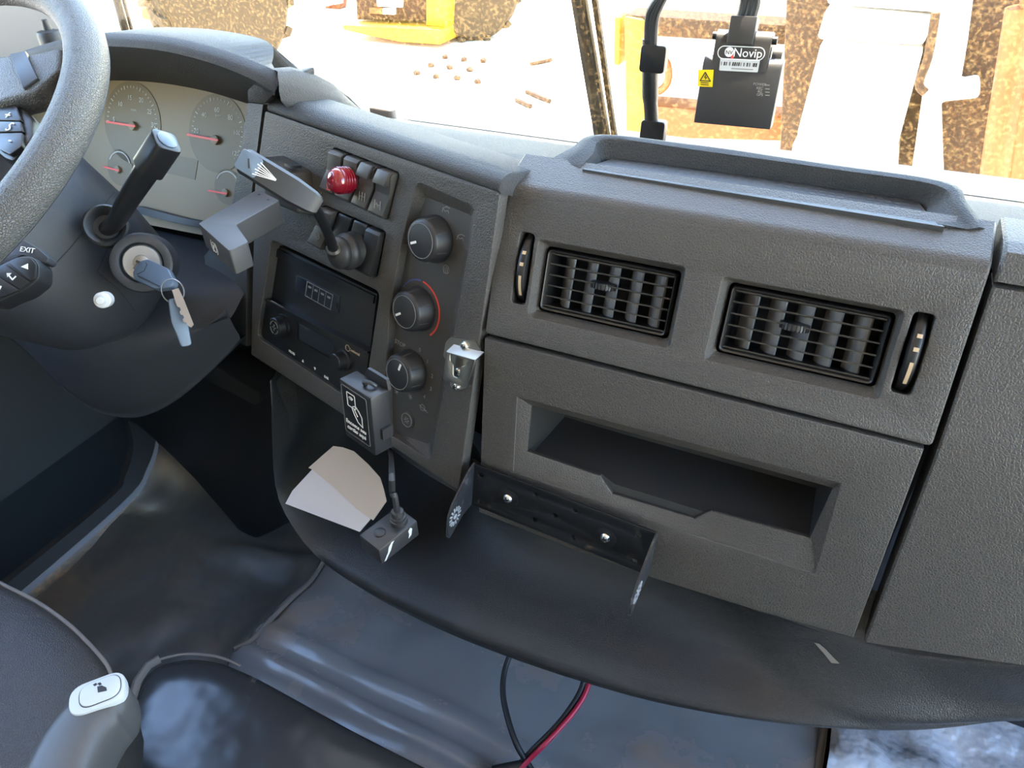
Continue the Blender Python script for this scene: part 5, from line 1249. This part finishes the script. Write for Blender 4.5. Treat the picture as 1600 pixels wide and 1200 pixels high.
# near machine whose tyre shows at the left
t1 = thing('dumper', 'dusty machine with a big knobbly tyre behind the instrument hood', 'dumper', FY(7).P(370, 100))
c = FY(7.2).P(352, 40); wheel(t1, V((c.x, 7.2, GZ + .82)), (.96, -.28, 0), .82, .5, lugs=30)
F_ = FY(7.9); add(t1, 'mudguard', F_, [(205, -60), (285, -60), (300, 20), (345, 92), (328, 98), (280, 40), (222, 30)], -.6, 0, 'yellow')
add(t1, 'body', F_, [(150, -60), (216, -60), (225, 60), (150, 45)], -1.2, -.1, 'white_paint')
# red and white fence
fn = thing('yard_fence', 'row of white posts before a low red wall at the far left of the yard', 'fence', (FY(11).P(460, 40).x, 11, GZ))
F_ = FY(11); add(fn, 'low_wall', F_, [(380, -40), (545, -60), (530, 18), (470, 36), (402, 58)], -.2, 0, 'redwall')
for k in range(9):
    x = 404 + 15 * k; add(fn, 'post', FY(10.7), [(x, -60), (x + 7, -60), (x + 9, 26 - 2.6 * k), (x + 2, 27 - 2.6 * k)], -.06, .06, 'white_paint', 0)
for k, (x0_, x1_) in enumerate(((489, 515), (432, 447))):
    mb = MB(); mb.tube([FY(10.3).P(x0_, -60), FY(10.3).P(x1_, 56)], .03, 8); obj('leaning_pole', mb, M['white_paint'], fn)
# pale cabinet machine at the right
F_ = FY(4.2); cbm = machine('cabinet_machine', 'large white panelled machine cabinet filling the right of the windscreen view', 'machine', 4.2, (1360, 220))
add(cbm, 'panel', F_, [(1290, 14), (1462, 28), (1442, 72), (1276, 62)], -.3, 0, 'white_paint')
add(cbm, 'panel', F_, [(1283, 66), (1443, 77), (1400, 236), (1244, 214)], -.3, 0, 'white_paint')
add(cbm, 'panel', F_, [(1290, -80), (1480, -80), (1466, 22), (1291, 9)], -.3, -.02, 'white_paint')
add(cbm, 'lower_skirt', F_, [(1240, 220), (1402, 241), (1395, 330), (1225, 320)], -.4, .02, 'white_paint')
add(cbm, 'side_column', F_, [(1470, -80), (1530, -80), (1512, 60), (1500, 130), (1532, 124), (1530, 150), (1470, 156), (1475, 300), (1420, 300), (1440, 160), (1452, 70)], -.3, .05, 'white_paint')
add(cbm, 'recess', F_, [(1215, -80), (1620, -80), (1580, 330), (1200, 330)], -.5, -.32, 'machine_dark')
add(cbm, 'shade_panel', FY(4.3), [(1462, -80), (1640, -80), (1640, 315), (1462, 315)], -.2, 0, 'machine_dark')  # dark sheet standing in for the shaded ground and underside
mb = MB(); mb.tube([FY(4.05).P(1600, 10), FY(4.05).P(1568, 200), FY(4.05).P(1548, 330)], .07, 14); obj('boom_tube', mb, M['orange'], cbm)['label'] = 'orange slanting beam'
add(cbm, 'beam', FY(4.0), [(1598, -80), (1640, -80), (1640, 330), (1574, 330), (1590, 120)], -.1, 0, 'orange')
mb = MB(); mb.tube(smoothpath([FY(4.1).P(1462, 20), FY(4.1).P(1450, 90), FY(4.1).P(1436, 130), FY(4.1).P(1446, 145)], 4), .02, 8); obj('hose', mb, M['machine_dark'], cbm)
# yellow frame machine behind the device
F_ = FY(5.2); yf = machine('frame_machine', 'yellow framed machine behind the hanging windscreen device', 'machine', 5.2, (1080, 200))
add(yf, 'top_beam', F_, [(975, 22), (1245, 40), (1243, 72), (978, 54)], -.25, 0, 'machine_dark')
add(yf, 'frame_post', F_, [(976, 24), (1008, 30), (1010, 320), (980, 320)], -.2, .02, 'yellow')
add(yf, 'frame_post', F_, [(1240, -80), (1266, -80), (1262, 60), (1240, 240), (1222, 320), (1214, 320)], -.2, .06, 'yellow')
add(yf, 'lower_beam', F_, [(985, 162), (1240, 185), (1236, 222), (986, 215)], -.25, 0, 'orange')
add(yf, 'back_panel', F_, [(940, -80), (1240, -80), (1236, 330), (945, 330)], -.5, -.3, 'white_paint')
add(yf, 'side_bar', F_, [(951, 30), (962, 32), (960, 110), (950, 108)], -.29, -.1, 'yellow')
mb = MB(); mb.tube(smoothpath([F_.P(1012, 90), F_.P(1040, 95), F_.P(1044, 125), F_.P(1030, 142), F_.P(1010, 140)], 5), .025, 8); obj('hose', mb, M['orange'], yf)
# stones and sticks on the bright earth
for i, (x, y) in enumerate(((718, 330), (805, 345), (780, 295), (865, 305), (900, 352), (955, 315), (990, 368), (845, 258), (928, 270), (1015, 275))):
    p_ = FZ(GZ).P(400 + x / 2.857, y / 2.857 + 1); b = bmesh.new(); bmesh.ops.create_icosphere(b, subdivisions=2, radius=.045)
    for v in b.verts: v.co *= 1 + .35 * mn.noise(v.co * 22 + V((i * 7, 0, 0))); v.co.z *= .8
    bmesh.ops.translate(b, verts=b.verts, vec=p_ + V((0, 0, .02))); mb = MB(); mb.b.free(); mb.b = b
    tag(obj('stone', mb, M['machine_dark']), 'small dark stone on the sunlit earth outside the windscreen', 'stone', 'stones on the bright earth')
for (a, b_, lab) in (((829, 100), (862, 93), 'topmost brown stick on the bright earth left of the wiper'), ((823, 143), (859, 158), 'middle brown stick on the bright earth left of the wiper'), ((807, 156), (829, 166), 'lowest brown stick on the bright earth left of the wiper')):
    mb = MB(); mb.tube([FZ(GZ + .02).P(*a), FZ(GZ + .03).P(*b_)], .025, 8); tag(obj('stick', mb, M['machine_dark']), lab, 'stick')
